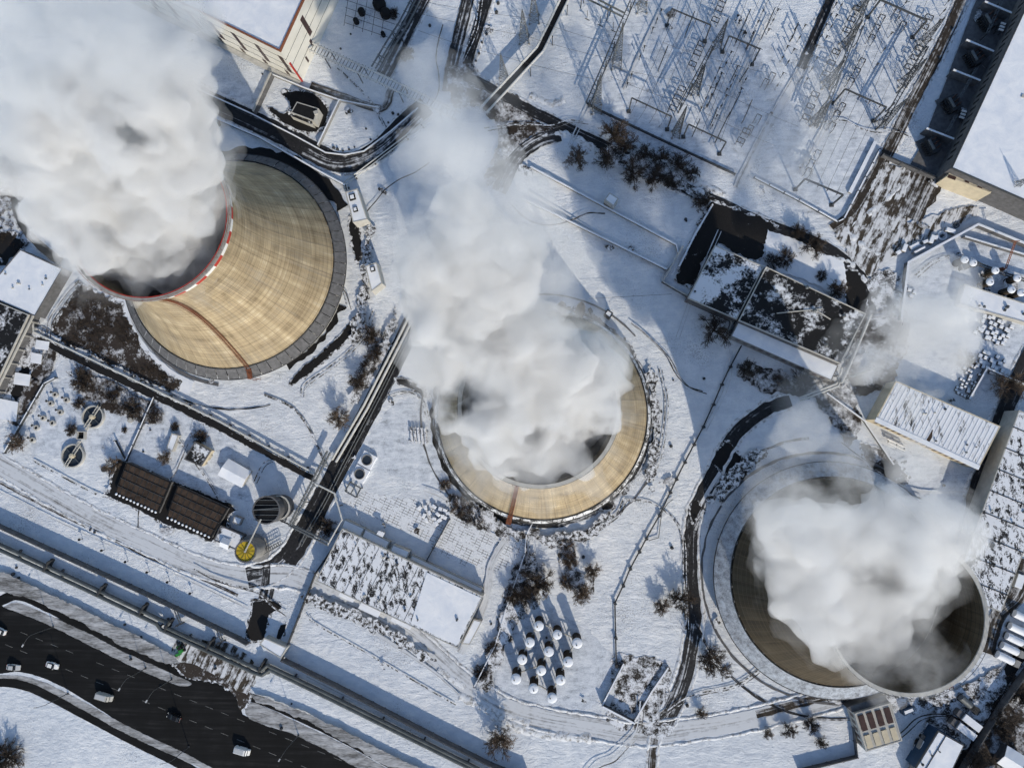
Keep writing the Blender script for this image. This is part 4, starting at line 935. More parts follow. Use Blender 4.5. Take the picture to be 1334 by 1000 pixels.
# ---------------------------------------------------------------- pipelines and pipe bridges
def pipes(name, uv, z, r, n, gap, mat, label, sup=6.0, smat='dark_steel', ties=0, loops=(), group=None, cat='pipeline'):
    c = [P(*q) for q in uv]; t = thing(name, c[0], label, cat, group)
    for k in range(n):
        o = offset(c, (k-(n-1)/2)*gap)
        m = MB(); m.path([p+Vector((0, 0, z)) for p in o], r, 8 if r > .15 else 6); m.build('pipe', M[mat], t)
    w = (n-1)*gap+2*r+.5
    for a, b in zip(c[:-1], c[1:]):
        L = (b-a).length; q = max(1, int(L/sup)); d = (b-a).normalized(); nr = Vector((-d.y, d.x, 0))
        for k in range(q):
            p = a.lerp(b, (k+.5)/q); m = MB(); zz = z-r-.05
            if zz > 1.5:
                m.bar(p+nr*(w/2-.2), p+nr*(w/2-.2)+Vector((0, 0, zz-.1)), .25); m.bar(p-nr*(w/2-.2), p-nr*(w/2-.2)+Vector((0, 0, zz-.1)), .25)
                m.bar(p+nr*w/2+Vector((0, 0, zz)), p-nr*w/2+Vector((0, 0, zz)), .25)
            else: m.box(p, .5, w, 0, zz, math.atan2(d.y, d.x))
            m.build('support', M[smat], t)
        if ties:
            m = MB()
            for k in range(int(L/ties)):
                p = a+d*(ties*(k+.5)); m.bar(p+nr*w/2+Vector((0, 0, z)), p-nr*w/2+Vector((0, 0, z)), .16)
            m.build('cross_ties', M['galv'], t)
    return t
pipes('twin_pipeline', [(-40, 687), (0, 706), (110, 757), (214, 806), (224, 809), (219, 815), (338, 869), (343, 871), (351, 864), (420, 897), (580, 976), (640, 1006)], 1.5, .62, 1, 1, 'pipe_grey', 'upper of the two fat grey heating mains along the frontage road', sup=12, cat='pipeline', group='heating mains along the frontage road', smat='dark_concrete')
pipes('twin_pipeline', [(-40, 694), (0, 713), (110, 764), (208, 811), (213, 818), (334, 874), (344, 877), (354, 870), (420, 902), (580, 981), (640, 1011)], 1.5, .62, 1, 1, 'pipe_grey', 'lower of the two fat grey heating mains along the frontage road', sup=12, cat='pipeline', group='heating mains along the frontage road', smat='dark_concrete')
for i, (u, v) in enumerate([(66, 736), (135, 768), (189, 793), (222, 813), (276, 838), (343, 866)]):
    t = thing('valve_chamber', P(u, v), 'dark valve stand straddling the twin heating mains', 'valve stand', 'valve stands on the heating mains')
    m = MB(); m.box(P(u, v), 1.0, 4.6, 0, .9, -.45); m.box(P(u, v), .5, 4.2, .9, 2.6, -.45, .8); m.build('frame', M['dark_steel'], t)
    m = MB(); m.lathe(P(u, v), [(.05, 2.6), (.5, 2.65), (.5, 2.8), (.05, 2.85)], 10); m.build('handwheel', M['dark_steel'], t)
for i, (u, v) in enumerate([(234, 812), (288, 835)]):
    t = thing('pipe_gantry', P(u, v), ['left white stub pipe running up from the heating mains', 'right white stub pipe running up from the heating mains'][i], 'stub pipe')
    for k in (0, 3):
        m = MB(); m.path([P(u+k, v, 1.4), P(u-8+k, v-20, 1.4)], .2, 6); m.build('pipe', M['galv'], t)
    m = MB(); m.bar(P(u-5, v+3, 1.2), P(u+6, v-2, 1.2), .5, .5); m.bar(P(u-3, v+3, 0), P(u-3, v+3, 1.2), .3); m.build('support', M['dark_steel'], t)
pipes('pipe_run', [(47, 417), (48.6, 433), (160, 486), (288, 548), (414, 617)], 1.6, .34, 1, 1, 'pipe_pale', 'long pale pipe running from the cream ducts to the pipe bridge', sup=7)
patch('melted_strip', [(50, 438), (160, 489), (288, 551), (412, 620), (410, 628), (286, 560), (158, 499), (70, 456)], 'melt', .3, 1, 81)
pipes('road_pipes', [(540, 408), (526, 436), (478, 530), (437, 600)], 1.6, .42, 2, 1.5, 'pipe_pale', 'pair of pale pipes beside the dark straight road', sup=5)
pipes('road_pipes', [(546, 412), (500, 506), (448, 606), (426, 650), (392, 710)], .7, .16, 2, .9, 'galv', 'slim metal pipes laid along the right edge of the dark straight road', sup=6)
pipes('pipe_bridge', [(433, 588), (416, 621), (384, 682), (433, 706)], 3.5, .32, 2, 1.0, 'galv', 'raised pipes turning past the yellow topped tank', sup=9, ties=1.5, cat='pipe bridge')
pipes('pipe_bridge', [(412, 627), (440, 641), (450, 675), (431, 708)], 3.5, .28, 1, 1, 'pipe_pale', 'raised pale pipe bending round the right side of the dark road', sup=9, cat='pipe bridge')
pipes('pipe_bridge', [(384, 682), (362, 672), (345, 678)], 3.5, .25, 1, .8, 'dark_steel', 'thin branch pipe from the bridge to the tall grey tank', sup=9, cat='pipe bridge')
pipes('pipe_bridge', [(413, 74), (497, 113), (560, 143), (600, 163)], 6, .32, 2, 2.6, 'pipe_pale', 'pipe bridge crossing from the power hall towards the road junction', sup=12, ties=1.2, cat='pipe bridge')
pipes('pipe_bridge', [(560, -16), (530, 42), (512, 70), (494, 100)], 5, .3, 3, 1.5, 'galv', 'triple pipe bridge dropping from the top edge right of the power hall', sup=9, ties=3, cat='pipe bridge')
t = pipes('pipe_gallery', [(742, -2), (704, 76), (633, 153)], 5.5, .38, 2, 2.6, 'pipe_pale', 'broad pipe gallery slanting over the road junction', sup=10, cat='pipe bridge')
m = MB()
c = [P(*q) for q in ((742, -2), (704, 76), (633, 153))]; L = offset(c, .85); R = offset(c, -.85)
for i in range(2): m.prism([L[i], L[i+1], R[i+1], R[i]], 5.0, 5.3)
m.build('deck', M['black'], t)
pipes('pipe_gallery', [(742, 0), (775, 15), (810, 33)], 5.5, .3, 2, 1.4, 'pipe_grey', 'grey twin pipes from the gallery bend to the first lattice mast', sup=9, cat='pipe bridge')
for u, v in ((765, 14), (782, 22), (799, 29)):
    m = MB(); a = P(u, v, 5.5); m.bar(a, P(u, v+8, 3), .2); m.bar(P(u-3, v+10, 2.5), P(u+3, v+13, 2.5), .2); m.bar(P(u, v+10, 0), P(u, v+10, 3), .2); tag(m.build('insulator_stand', M['steel'], org=P(u, v)), 'small stand hanging below the grey twin pipes', 'insulator stand', 'stands below the grey twin pipes')
pipes('road_pipes', [(453, 252), (451, 240), (500, 203), (560, 157), (590, 136)], 1.0, .2, 2, 1.0, 'pipe_pale', 'pale pipes along the lower side of the upper road, right of the annex', sup=6)
pipes('pipe_run', [(1037, 521), (1060, 512), (1086, 502), (1094, 480)], 3, .3, 2, .9, 'pipe_pale', 'pale pipes from the right-hand tower to the black roofed pump house', sup=7)
pipes('pipe_run', [(1082, 499), (1135, 481)], 3.5, .25, 1, .9, 'galv', 'thin pipe from the pump house annex into the mist on the right', sup=8)
pipes('pipe_run', [(1090, 500), (1096, 488), (1128, 412)], 3.5, .45, 1, .9, 'pipe_pale', 'pale pipe up the right end of the black roofed pump house', sup=8)
pipes('pipe_run', [(1262, 343), (1276, 349), (1300, 358), (1345, 372)], 2.2, .25, 2, .7, 'steel', 'pipes linking the domed tanks', sup=6, ties=2)
pipes('pipe_run', [(668, 676), (700, 684), (712, 650)], 1.2, .18, 1, 1, 'steel', 'thin pipe by the foot of the middle tower ladder', sup=6)
# steam line carried on single posts across the open snow
nodes = [(966, 450), (951, 478), (940, 501), (929, 527), (916, 556), (904, 579), (892, 602), (881, 624), (873, 641), (859, 671), (842, 701), (833, 718), (821, 740), (812, 762), (801, 785), (802, 830), (803, 866)]
t = thing('steam_line', P(*nodes[0]), 'dark steam line on single posts crossing the open snow between two towers', 'pipeline')
m = MB(); m.path([P(u, v, .8) for u, v in nodes], .22, 6); m.build('pipe', M['dark_steel'], t)
for u, v in nodes[1:]:
    m = MB(); p = P(u, v); m.bar(p, p+Vector((0, 0, .8)), .3); m.box(p, .9, .9, .4, 1.2, .4); m.box(p, .8, .8, 0, .3, .4); m.build('post', M['dark_steel'], t)
m = MB(); m.tube(P(767, 389, 4), P(875, 383, 4), .05, .05, 4); tag(m.build('overhead_cable', M['wire'], org=P(767, 389)), 'single thin cable between the poplars and the stepped wall', 'cable')
t = thing('pipe_rack', P(877, 480), 'slim pipe beside the steam line', 'pipeline')
m = MB(); m.path([P(877, 650, .6), P(870, 655, .6), (P(862, 668, .6)), P(858, 700, .6), P(845, 704, .6)], .12, 6); m.build('pipe', M['galv'], t)
# ---------------------------------------------------------------- tanks, clarifiers, caps
def dome_tank(u, v, z, r, label, group, proto=[None], mat='dark_concrete'):
    pass
def tank_proto(h, r, body, label, cat, group, nm='domed_tank', pos=None):
    t = thing(nm, pos, label, cat, group)
    m = MB(); m.lathe(pos, [(r*.96, 0), (r*.96, h-.2)], 20); m.build('body', M[body], t, smooth=True)
    m = MB(); m.lathe(pos, [(r*1.05, h-.25), (r*1.07, h-.05), (r*.9, h+.14*r), (r*.55, h+.24*r), (.01, h+.28*r)], 20); m.build('snow_cap', M['snow_roof'], t, smooth=True)
    m = MB(); m.tube(pos+Vector((.3*r, -.2*r, h+.15*r)), pos+Vector((.3*r, -.2*r, h+.5*r)), .13*r, .13*r, 6); m.build('hatch', M['dark_steel'], t)
    m = MB()
    for s in (-.22, .22): m.bar(pos+Vector((-r*.98, s, 0)), pos+Vector((-r*.98, s, h)), .08)
    for k in range(int(h/.8)): m.bar(pos+Vector((-r*.98, -.22, .4+k*.8)), pos+Vector((-r*.98, .22, .4+k*.8)), .06)
    m.build('ladder', M['steel'], t)
    return t
low = [(702, 815, 'topmost'), (726, 827, ''), (690, 837, ''), (715, 849, ''), (752, 838, ''), (740, 861, ''), (705, 872, ''), (730, 885, ''), (680, 860, ''), (672, 884, ''), (695, 896, ''), (719, 909, '')]
LLB = ['snow capped tall tank at the top of the farm below the bushes', 'snow capped tall tank second along the upper edge of the farm', 'snow capped tall tank in the third row, left side', 'snow capped tall tank in the middle of the farm', 'snow capped tall tank at the right corner of the farm', 'snow capped tall tank inward of the right corner one', 'snow capped tall tank in the lower middle of the farm',
       'snow capped tall tank at the lower right of the farm', 'snow capped tall tank on the left flank of the farm', 'snow capped tall tank at the lower left corner of the farm', 'snow capped tall tank second from the road', 'snow capped tall tank nearest the curving white road']
HT = 7.0
base = None
for (u, v, _), lb in zip(low, LLB):
    p = P(u, v, HT); p.z = 0
    if base is None: base = tank_proto(HT, 1.45, 'earth', lb, 'tank', 'tall tanks of the lower farm', 'tall_tank', p); o = base
    else: o = copy_tree(base); o.location = p
    o['label'] = lb
    o.rotation_euler = (0, 0, random.uniform(0, 6.3)); o.scale = (random.uniform(.92, 1.06),)*2+(random.uniform(.85, 1.1),)
for i, (a, b) in enumerate([(0, 1), (0, 2), (1, 4), (3, 1), (2, 8), (3, 6), (5, 4), (5, 7), (8, 9), (6, 10), (7, 11), (6, 9), (10, 11)]):
    A, B = (P(low[k][0], low[k][1], HT) for k in (a, b)); m = MB(); m.path([Vector((A.x, A.y, 2.2)), Vector((B.x, B.y, 2.2))], .22, 6); q = (A+B)/2; m.bar((q.x, q.y, 0), (q.x, q.y, 2.1), .2)
    tag(m.build('link_pipe', M['pale_concrete'], org=Vector((A.x, A.y, 0))), 'pale pipe linking two neighbouring tall tanks', 'pipe', 'pipes between the tall tanks')
dt = [(1257, 338, 'left'), (1268, 342, ''), (1297, 352, ''), (1290, 367, ''), (1325.5, 362, ''), (1318, 377, ''), (1330.5, 381, '')]
DLB = ['snow domed tank at the left end of the linked row', 'snow domed tank second from the left of the linked row', 'snow domed tank under the orange boom', 'snow domed tank in front of the low store near the steam', 'snow domed tank in the back row at the right edge', 'snow domed tank in the front row, second from the right edge', 'snow domed tank in the front row at the right edge']
base = None
for (u, v, _), lb in zip(dt, DLB):
    p = P(u, v, 5); p.z = 0
    if base is None: base = tank_proto(5, 1.1, 'earth', lb, 'tank', 'domed tanks at the right edge', 'domed_tank', p); o = base
    else: o = copy_tree(base); o.location = p
    o['label'] = lb
for i, (u, v) in enumerate([(1257, 342), (1293, 358), (1320, 372), (1286, 373)]): blob('melted_or_shaded_ground', u-6, v+1, 9, 'thin_snow', i, rag=1.2)
# clarifiers
def clarifier(u, v, r, h, label, ang, wall_='pale_concrete'):
    c = P(u, v); t = thing('clarifier', c, label, 'clarifier tank', 'round clarifiers in the lower left yard')
    m = MB(); m.lathe(c, [(r, 0), (r, h), (r-.4, h), (r-.4, .3)], 48); m.build('rim_wall', M[wall_], t)
    m = MB(); m.disc(c+Vector((0, 0, .5)), r-.4, 48); m.build('water', M['water'], t)
    a = math.radians(ang); d = Vector((math.cos(a), math.sin(a), 0)); n = Vector((-d.y, d.x, 0))
    m = MB()
    for s in (-.45, .45): m.bar(c-d*(r+.5)+n*s+Vector((0, 0, h+.1)), c+d*(r+.5)+n*s+Vector((0, 0, h+.1)), .18, .3)
    for k in range(14): p = c+d*((k/13*2-1)*r)+Vector((0, 0, h+.1)); m.bar(p-n*.45, p+n*.45, .08)
    m.build('bridge', M['pale_concrete'], t)
    m = MB(); m.lathe(c, [(.8, .5), (.8, h+.5), (.01, h+.7)], 12); m.build('drive_housing', M['cream'], t)
    m = MB(); m.bar(c+Vector((0, 0, .9)), c-n*(r*.85)-d*r*.2+Vector((0, 0, .9)), .15); m.bar(c+Vector((0, 0, .9)), c+n*(r*.8)+d*r*.2+Vector((0, 0, .9)), .15); m.build('scraper_arm', M['galv'], t)
    return t
clarifier(123, 543, 3.75, 1.1, 'round clarifier with a bridge, upper right of the two', 58)
clarifier(97, 593.5, 3.9, 1.1, 'round clarifier with a bridge, lower left of the two', 58)
t = thing('flow_chamber', P(108, 567), 'square flow chamber linking the two clarifiers', 'chamber')
m = MB(); c = P(108, 567)
for s in ((-1.2, 0), (1.2, 0)): m.box(c+Vector((s[0], 0, 0)), .3, 2.7, 0, 1.2, 0)
for s in (-1.2, 1.2): m.box(c+Vector((0, s, 0)), 2.1, .3, 0, 1.2, 0)
m.build('rim_wall', M['pale_concrete'], t); m = MB(); m.box(c, 2.1, 2.1, .2, .5); m.build('water', M['black'], t)
m = MB(); m.bar(P(112, 560, .9), P(117, 552, .9), 1.0, .5); m.bar(P(104, 574, .9), P(100, 582, .9), 1.0, .5); m.build('channels', M['pale_concrete'], t)
VL = [(73.5, 514), (67.6, 525.6), (57.8, 544.5), (49, 557), (44, 573), (80, 537), (88, 521), (70, 551)]
first = None
for i, (u, v) in enumerate(VL):
    p = P(u, v)
    if first is None:
        first = thing('vent_cap', p, '', 'vent cap', 'round vent caps left of the clarifiers')
        m = MB(); m.lathe(p, [(.95, 0), (.95, .8), (.5, .85), (.5, .6)], 16); m.build('ring', M['pale_concrete'], first); m = MB(); m.disc(p+Vector((0, 0, .62)), .5, 12); m.build('opening', M['black'], first)
        m = MB(); m.lathe(p+Vector((-.7, .75, 0)), [(.16, 0), (.16, 1.6), (.45, 1.7), (.01, 2.0)], 10); m.build('vent_pipe', M['dark_steel'], first); o = first
    else: o = copy_tree(first); o.location = p
    o['label'] = ['topmost vent cap beside the thin fence', 'second vent cap down beside the thin fence', 'third vent cap down beside the thin fence', 'fourth vent cap down beside the thin fence', 'lowest vent cap, next to the dark bush', 'vent cap set apart halfway to the clarifiers', 'vent cap set apart nearest the big bush', 'vent cap between the fence row and the clarifiers'][i]
for u, v in ((170, 547), (183, 546), (136, 611), (146, 619)):
    p = P(u, v); m = MB(); m.lathe(p, [(.9, 0), (.9, .5), (.01, .55)], 16); tag(m.build('manhole', M['dark_steel' if u != 170 else 'pale_concrete'], org=p), 'round manhole lid in the clarifier yard', 'manhole', 'manhole lids in the clarifier yard')
# two tanks by the road bend
def drum(u, v, h, r, label, top, ringmat, body='concrete'):
    p = P(u, v, h); p.z = 0; t = thing('storage_tank', p, label, 'tank')
    m = MB(); m.lathe(p, [(r, 0), (r, h)], 40); m.build('body', M[body], t, smooth=True)
    m = MB(); m.lathe(p, [(r+.1, h-.2), (r+.1, h+.25), (r-.3, h+.25), (r-.3, h-.3)], 40); m.build('rim', M[ringmat], t)
    m = MB(); m.disc(p+Vector((0, 0, h-.1)), r-.25, 40); m.build('top', M[top], t)
    return t, p
t, p = drum(320, 718, 9, 3.3, 'round tank with a bright yellow top beside the road bend', 'yellow', 'dark_concrete')
m = MB()
for k in range(12):
    a = math.pi*2*k/12; m.bar(p+Vector((0, 0, 9.05)), p+Vector((3*math.cos(a), 3*math.sin(a), 9.05)), .08)
m.build('ribs', M['dark_steel'], t)
m = MB(); m.bar(p+Vector((0, 0, 9.4)), P(340, 676, 9.4), .35); m.bar(p+Vector((0, 0, 9)), p+Vector((0, 0, 9.6)), .5); m.build('feed_boom', M['pale_concrete'], t)
blob('concrete_pad', 334, 713, 19, 'concrete', 3, rag=.3)
t, p = drum(347, 664, 8, 4.3, 'tall grey open tank at the end of the feed boom', 'black', 'dark_concrete', 'dark_concrete')
m = MB()
for k in range(5): m.bar(p+Vector((-4, -3+1.5*k, 8.1)), p+Vector((4, -3+1.5*k, 8.1)), .15)
m.bar(p+Vector((-4, 0, 8.3)), p+Vector((4.2, .6, 8.3)), .3); m.build('roof_beams', M['galv'], t)
t, p = drum(362, 661, 4, 3.8, 'lower grey tank tucked behind the tall open tank', 'steel', 'pale_concrete', 'dark_concrete')
t = thing('conveyor', P(355, 712), 'lattice conveyor between the yellow topped tank and the road', 'conveyor')
m = MB(); a, b = P(345, 719), P(368, 706)
for s in (-.6, .6):
    for z in (1, 2.2): m.bar(a+Vector((0, s, z)), b+Vector((0, s, z)), .14)
for k in range(10):
    q = a.lerp(b, k/9); m.bar(q+Vector((0, -.6, 1)), q+Vector((0, .6, 2.2)), .1); m.bar(q+Vector((0, .6, 1)), q+Vector((0, .6, 2.2)), .1); m.bar(q, q+Vector((0, -.6, 1)), .12)
m.build('truss', M['steel'], t)
# round basins right of the dark road
for i, (u, v) in enumerate([(479.5, 599), (470, 617)]):
    c = P(u, v); t = thing('round_basin', c, ['upper of the two square framed round basins by the dark road', 'lower of the two square framed round basins by the dark road'][i], 'basin')
    m = MB(); m.box(c, 4.6, 4.6, 0, 1.2, -.5); m.build('base', M['snow_roof'], t)
    m = MB(); m.lathe(c, [(1.75, 1.2), (1.75, 1.6), (1.5, 1.6), (1.5, 1.22)], 28); m.build('rim_wall', M['concrete'], t); m = MB(); m.disc(c+Vector((0, 0, 1.25)), 1.5, 28); m.build('water', M['water'], t)
c = P(462, 637); t = thing('box_crib', c, 'pale open box frame below the two round basins', 'frame'); m = MB()
cr = [c+Vector((x*math.cos(-.5)-y*math.sin(-.5), x*math.sin(-.5)+y*math.cos(-.5), 0)) for x, y in ((-2, -1.6), (2, -1.6), (2, 1.6), (-2, 1.6))]
for k in range(4): m.bar(cr[k]+Vector((0, 0, 1.8)), cr[(k+1) % 4]+Vector((0, 0, 1.8)), .4); m.bar(cr[k], cr[k]+Vector((0, 0, 1.6)), .4)
m.bar((cr[0]+cr[1])/2+Vector((0, 0, 1.8)), (cr[2]+cr[3])/2+Vector((0, 0, 1.8)), .3); m.build('frame', M['galv'], t)
# rack of cylinders above: five long drums side by side
t = thing('drum_rack', P(545, 567), 'rack of five snow dusted drums on the open yard', 'drum rack')
for k in range(5):
    a = P(535+k*4.6, 556+k*.4, .8); b = P(537+k*4.6, 577+k*.4, .8); m = MB(); m.tube(a, b, .45, .45, 10); m.build('drum', M['roof_specks'], t)
m = MB()
for v in (560, 573): m.bar(P(532, v, .25), P(558, v+2, .25), .2, .2)
m.build('rack', M['dark_steel'], t)
# concrete rings and parts along the tank yard wall
t0 = None
for i, (u, v, r) in enumerate([(1226.4, 307.6, 1.5), (1245, 294, .85)]):
    p = P(u, v); t = thing('concrete_ring', p, ['large concrete ring lying by the white coped wall', 'small dark concrete ring lying by the white coped wall'][i], 'concrete ring')
    m = MB(); m.lathe(p, [(r, 0), (r, .7), (r*.72, .7), (r*.72, 0)], 24); m.build('ring', M['snow_roof' if i == 0 else 'dark_concrete'], t); m = MB(); m.lathe(p, [(r*.3, 0), (r*.3, .8), (.01, .8)], 10); m.build('hub', M['steel'], t)
JK = [(1235, 302, 3.2, 1.4, -.35, 'long white crate nearest the small concrete ring'), (1211, 313, 1.4, 3.0, -.4, 'upright pale crate in the middle of the scrap row'), (1217, 311, 1.0, 1.6, -.4, 'narrow crate right of the upright one in the scrap row'), (1203, 316, 1.8, 1.0, .4, 'low slab between crates in the scrap row'),
      (1190, 321, 3.4, 1.4, .5, 'long pale slab with a black lid in the scrap row'), (1176, 324, 1.4, 2.6, -.4, 'tall crate at the left part of the scrap row'), (1168, 330, 1.6, 1.2, .5, 'snow covered crate at the left end of the scrap row'), (1195, 327, 4.0, .7, .48, 'flat beam lying against the wall behind the scrap row')]
for u, v, sx, sy, rz, lb in JK:
    p = P(u, v); t = thing('crate', p, lb, 'crate', 'scrap row along the tank yard wall'); h = random.uniform(.8, 1.6)
    m = MB(); m.box(p, sx, sy, 0, h, rz); m.build('body', M['concrete'], t); m = MB(); m.box(p, sx*.96, sy*.96, h, h+.25, rz, .85); m.build('snow_cover', M['snow_roof'], t)
# stacks of blocks: each block a thing
def blocks(pts, label, group, nm='block', s=(.9, 1.3), h=(.6, 1.1), rz=(-.6, -.3), seed=1):
    rnd = random.Random(seed); protos = []
    for k in range(5):
        a, b, hh = rnd.uniform(*s), rnd.uniform(*s), rnd.uniform(*h)
        t = thing(nm, Vector((0, 0, 0)), label, nm, group)
        m = MB(); m.box((0, 0, 0), a, b, 0, hh, 0, .97); m.build('body', M['dark_concrete'], t); m = MB(); m.box((0, 0, 0), a*1.02, b*1.02, hh+.003, hh+.22, 0, .8); m.build('snow_cover', M['snow_roof'], t)
        protos.append([t, False])
    for i, (u, v) in enumerate(pts):
        pr = protos[i % 5]; o = pr[0] if not pr[1] else copy_tree(pr[0]); pr[1] = True
        o.location = P(u, v); o.rotation_euler = (0, 0, rnd.uniform(*rz))
    for pr, used in protos:
        if not used:
            for ch in list(pr.children): bpy.data.objects.remove(ch)
            bpy.data.objects.remove(pr)
def jit(u0, v0, du, dv, nu, nv, seed, ax=(.907, .42), ay=(-.42, .907), drop=.15, j=.28):
    rnd = random.Random(seed); out = []
    for a in range(nu):
        for b in range(nv):
            if rnd.random() < drop: continue
            x = (a+rnd.uniform(-j, j))*du; y = (b+rnd.uniform(-j, j))*dv
            out.append((u0+x*ax[0]+y*ay[0], v0+x*ax[1]+y*ay[1]))
    return out
blocks(jit(1281, 411, 6.2, 6.2, 7, 5, 5), 'snow topped block in the stack above the dark bush yard, upper stack', 'blocks in the upper stack at the right edge', seed=2)
blocks(jit(1280, 458, 6.2, 6.2, 6, 4, 6), 'snow topped block in the stack beside the walled bush', 'blocks in the lower stack at the right edge', seed=3)
blocks(jit(1262, 466, 5, 5.2, 5, 10, 7, drop=.25), 'small snow topped block in the narrow stack at the yard edge', 'blocks in the narrow stack at the yard edge', s=(.6, 1.0), seed=4)
blocks([(547, 661), (555, 660), (566, 659), (574, 662), (580, 664), (553, 671), (560, 667), (571, 669), (577, 672), (584, 668), (556, 677), (566, 675), (573, 677), (581, 674), (569, 681)], 'tumbled snow topped block beside the bushes below the middle tower', 'blocks below the middle tower', s=(.9, 1.6), rz=(-1.5, 1.5), seed=8)
blocks(jit(1178, 375, 6, 6, 3, 4, 9, drop=.35), 'snow topped block just inside the tank yard gate', 'blocks inside the tank yard gate', seed=9)
# orange boom
t = thing('boom_crane', P(1304, 349), 'orange brown boom crane leaning over the linked tanks', 'crane'); m = MB()
a, b, c = P(1302, 352, 0), P(1310, 350, 2), P(1323, 314, 7)
m.box(a, 1.2, 1.2, 0, 1.4, .3); m.bar(a+Vector((0, 0, 1.2)), b, .35); m.build('base', M['rust'], t)
m = MB()
for s in (-.25, .25): m.bar(b+Vector((s, 0, 0)), c+Vector((s, 0, 0)), .16)
for k in range(12):
    q = b.lerp(c, k/11); m.bar(q+Vector((-.25, 0, 0)), b.lerp(c, min(1, (k+1)/11))+Vector((.25, 0, 0)), .09)
m.bar(c+Vector((-1.2, 0, 0)), c+Vector((1.2, 0, 0)), .2); m.build('boom', M['rust'], t)
# ---------------------------------------------------------------- switchyard
def lat_mast(base, apex, label, group, w=2.2, mat='steel', arms=()):
    b = P(*base)
    # height such that the tip is seen where the photograph shows it
    best = min((abs((P(*apex, z)-Vector((b.x, b.y, z))).length), z) for z in [6+.5*k for k in range(60)]); h = best[1]
    t = thing('lattice_mast', b, label, 'lattice mast', group)
    m = MB(); a = Vector((b.x, b.y, h))
    cs = [b+Vector((x*w/2, y*w/2, 0)) for x, y in ((-1, -1), (1, -1), (1, 1), (-1, 1))]
    for c in cs: m.bar(c, a+(c-b)*.06, .12)
    n = max(5, int(h/1.7))
    for k in range(n):
        f0, f1 = k/n*.96, (k+1)/n*.96
        for i in range(4):
            p, q = cs[i], cs[(i+1) % 4]
            m.bar(p.lerp(a, f0), q.lerp(a, f1), .07); m.bar(q.lerp(a, f0), p.lerp(a, f1), .07); m.bar(p.lerp(a, f1), q.lerp(a, f1), .07)
    m.build('lattice', M[mat], t)
    m = MB(); m.bar(a, a+Vector((0, 0, 1.5)), .08)
    m.build('lightning_rod', M['dark_steel'], t)
    m = MB()
    for c in cs: m.box(c, .6, .6, 0, .35)
    m.build('footings', M['concrete'], t)
    return t, h
MS = [((683, 52), (681, 13), 'second lattice mast from the road junction, left group'), ((696, 26), (690, -12), 'lattice mast at the top edge, left group'), ((657, 108), (654, 70), 'lattice mast closest to the road junction'),
      ((803, 85), (809, 31), 'lattice mast under the bend of the grey twin pipes'), ((777, 143), (783, 97), 'lattice mast at the left corner of the switchyard fence'), ((836, 12), (842, -30), 'lattice mast at the top edge beside the long dark beam'),
      ((905, 120), (917, 84), 'middle lattice mast of the switchyard beam row'), ((934, 60), (944, 24), 'upper lattice mast of the switchyard beam row'), ((880, 176), (890, 138), 'lowest lattice mast of the switchyard beam row'),
      ((1147, 163), (1183, 127), 'leaning looking lattice mast low on the right switchyard lane'), ((1175, 110), (1205, 75), 'second lattice mast up the right switchyard lane'), ((1198, 59), (1229, 22), 'upper lattice mast on the right switchyard lane'),
      ((1075, 112), (1100, 78), 'dark lattice mast in the middle of the right switchyard'), ((1098, 62), (1122, 26), 'dark lattice mast above the middle of the right switchyard'), ((1060, 160), (1078, 128), 'dark lattice mast at the bottom of the right switchyard'), ((1118, 15), (1140, -20), 'dark lattice mast at the top edge of the right switchyard')]
for b, a, lb in MS: lat_mast(b, a, lb, 'lattice masts of the switchyard', 3.2 if a[0] < 860 else 2.4, 'galv' if b[0] < 860 else 'steel')
t, h = lat_mast((1297, 256), (1336, 228), 'big lattice tower rising over the corner of the huge hall', 'lattice masts of the switchyard', 4.5, 'galv')
def portal(b0, b1, foot0, label, zb=9.0, w=.34, mat='steel'):
    a, b = P(*b0, zb), P(*b1, zb); t = thing('portal_gantry', Vector((a.x, a.y, 0)), label, 'portal gantry', 'portal gantries of the switchyard')
    m = MB(); m.bar(a, b, w, w); m.build('beam', M[mat], t)
    for q in (a, b):
        m = MB(); m.bar((q.x, q.y, 0), (q.x, q.y, zb-w/2), w); m.box((q.x, q.y), 1.3, 1.3, 0, .3); m.build('leg', M[mat], t)
    for k in range(4):
        q = a.lerp(b, (k+.5)/4); m = MB(); m.tube(q+Vector((0, 0, -w/2)), q+Vector((0, 0, -1.8)), .13, .1, 6); m.build('insulator', M['brown_glass'], t)
    return [a.lerp(b, (k+.5)/4)+Vector((0, 0, -1.9)) for k in range(4)]
p1 = portal((875, 11.5), (926, 33), None, 'grey portal gantry at the top of the left switchyard bay')
p2 = portal((823, 127.6), (875, 152), None, 'grey portal gantry at the lower left of the switchyard')
p3 = portal((897, 162), (946, 185), None, 'grey portal gantry nearest the lower switchyard fence')
p4 = portal((950, 47), (990, 64), None, 'thin portal gantry right of the upper beam row mast', w=.35)
p5 = portal((1147, 0), (1208, 27), None, 'portal gantry at the top of the right switchyard', w=.45)
p6 = portal((1101, 116), (1155, 140), None, 'portal gantry in the middle of the right switchyard', w=.4)
p7 = portal((1049, 233), (1098.5, 254), None, 'portal gantry half under mist at the bottom of the right switchyard', w=.45)
p8 = [P(u, v, 7) for u, v in ((905, -60), (918, -54), (930, -49), (944, -43))]
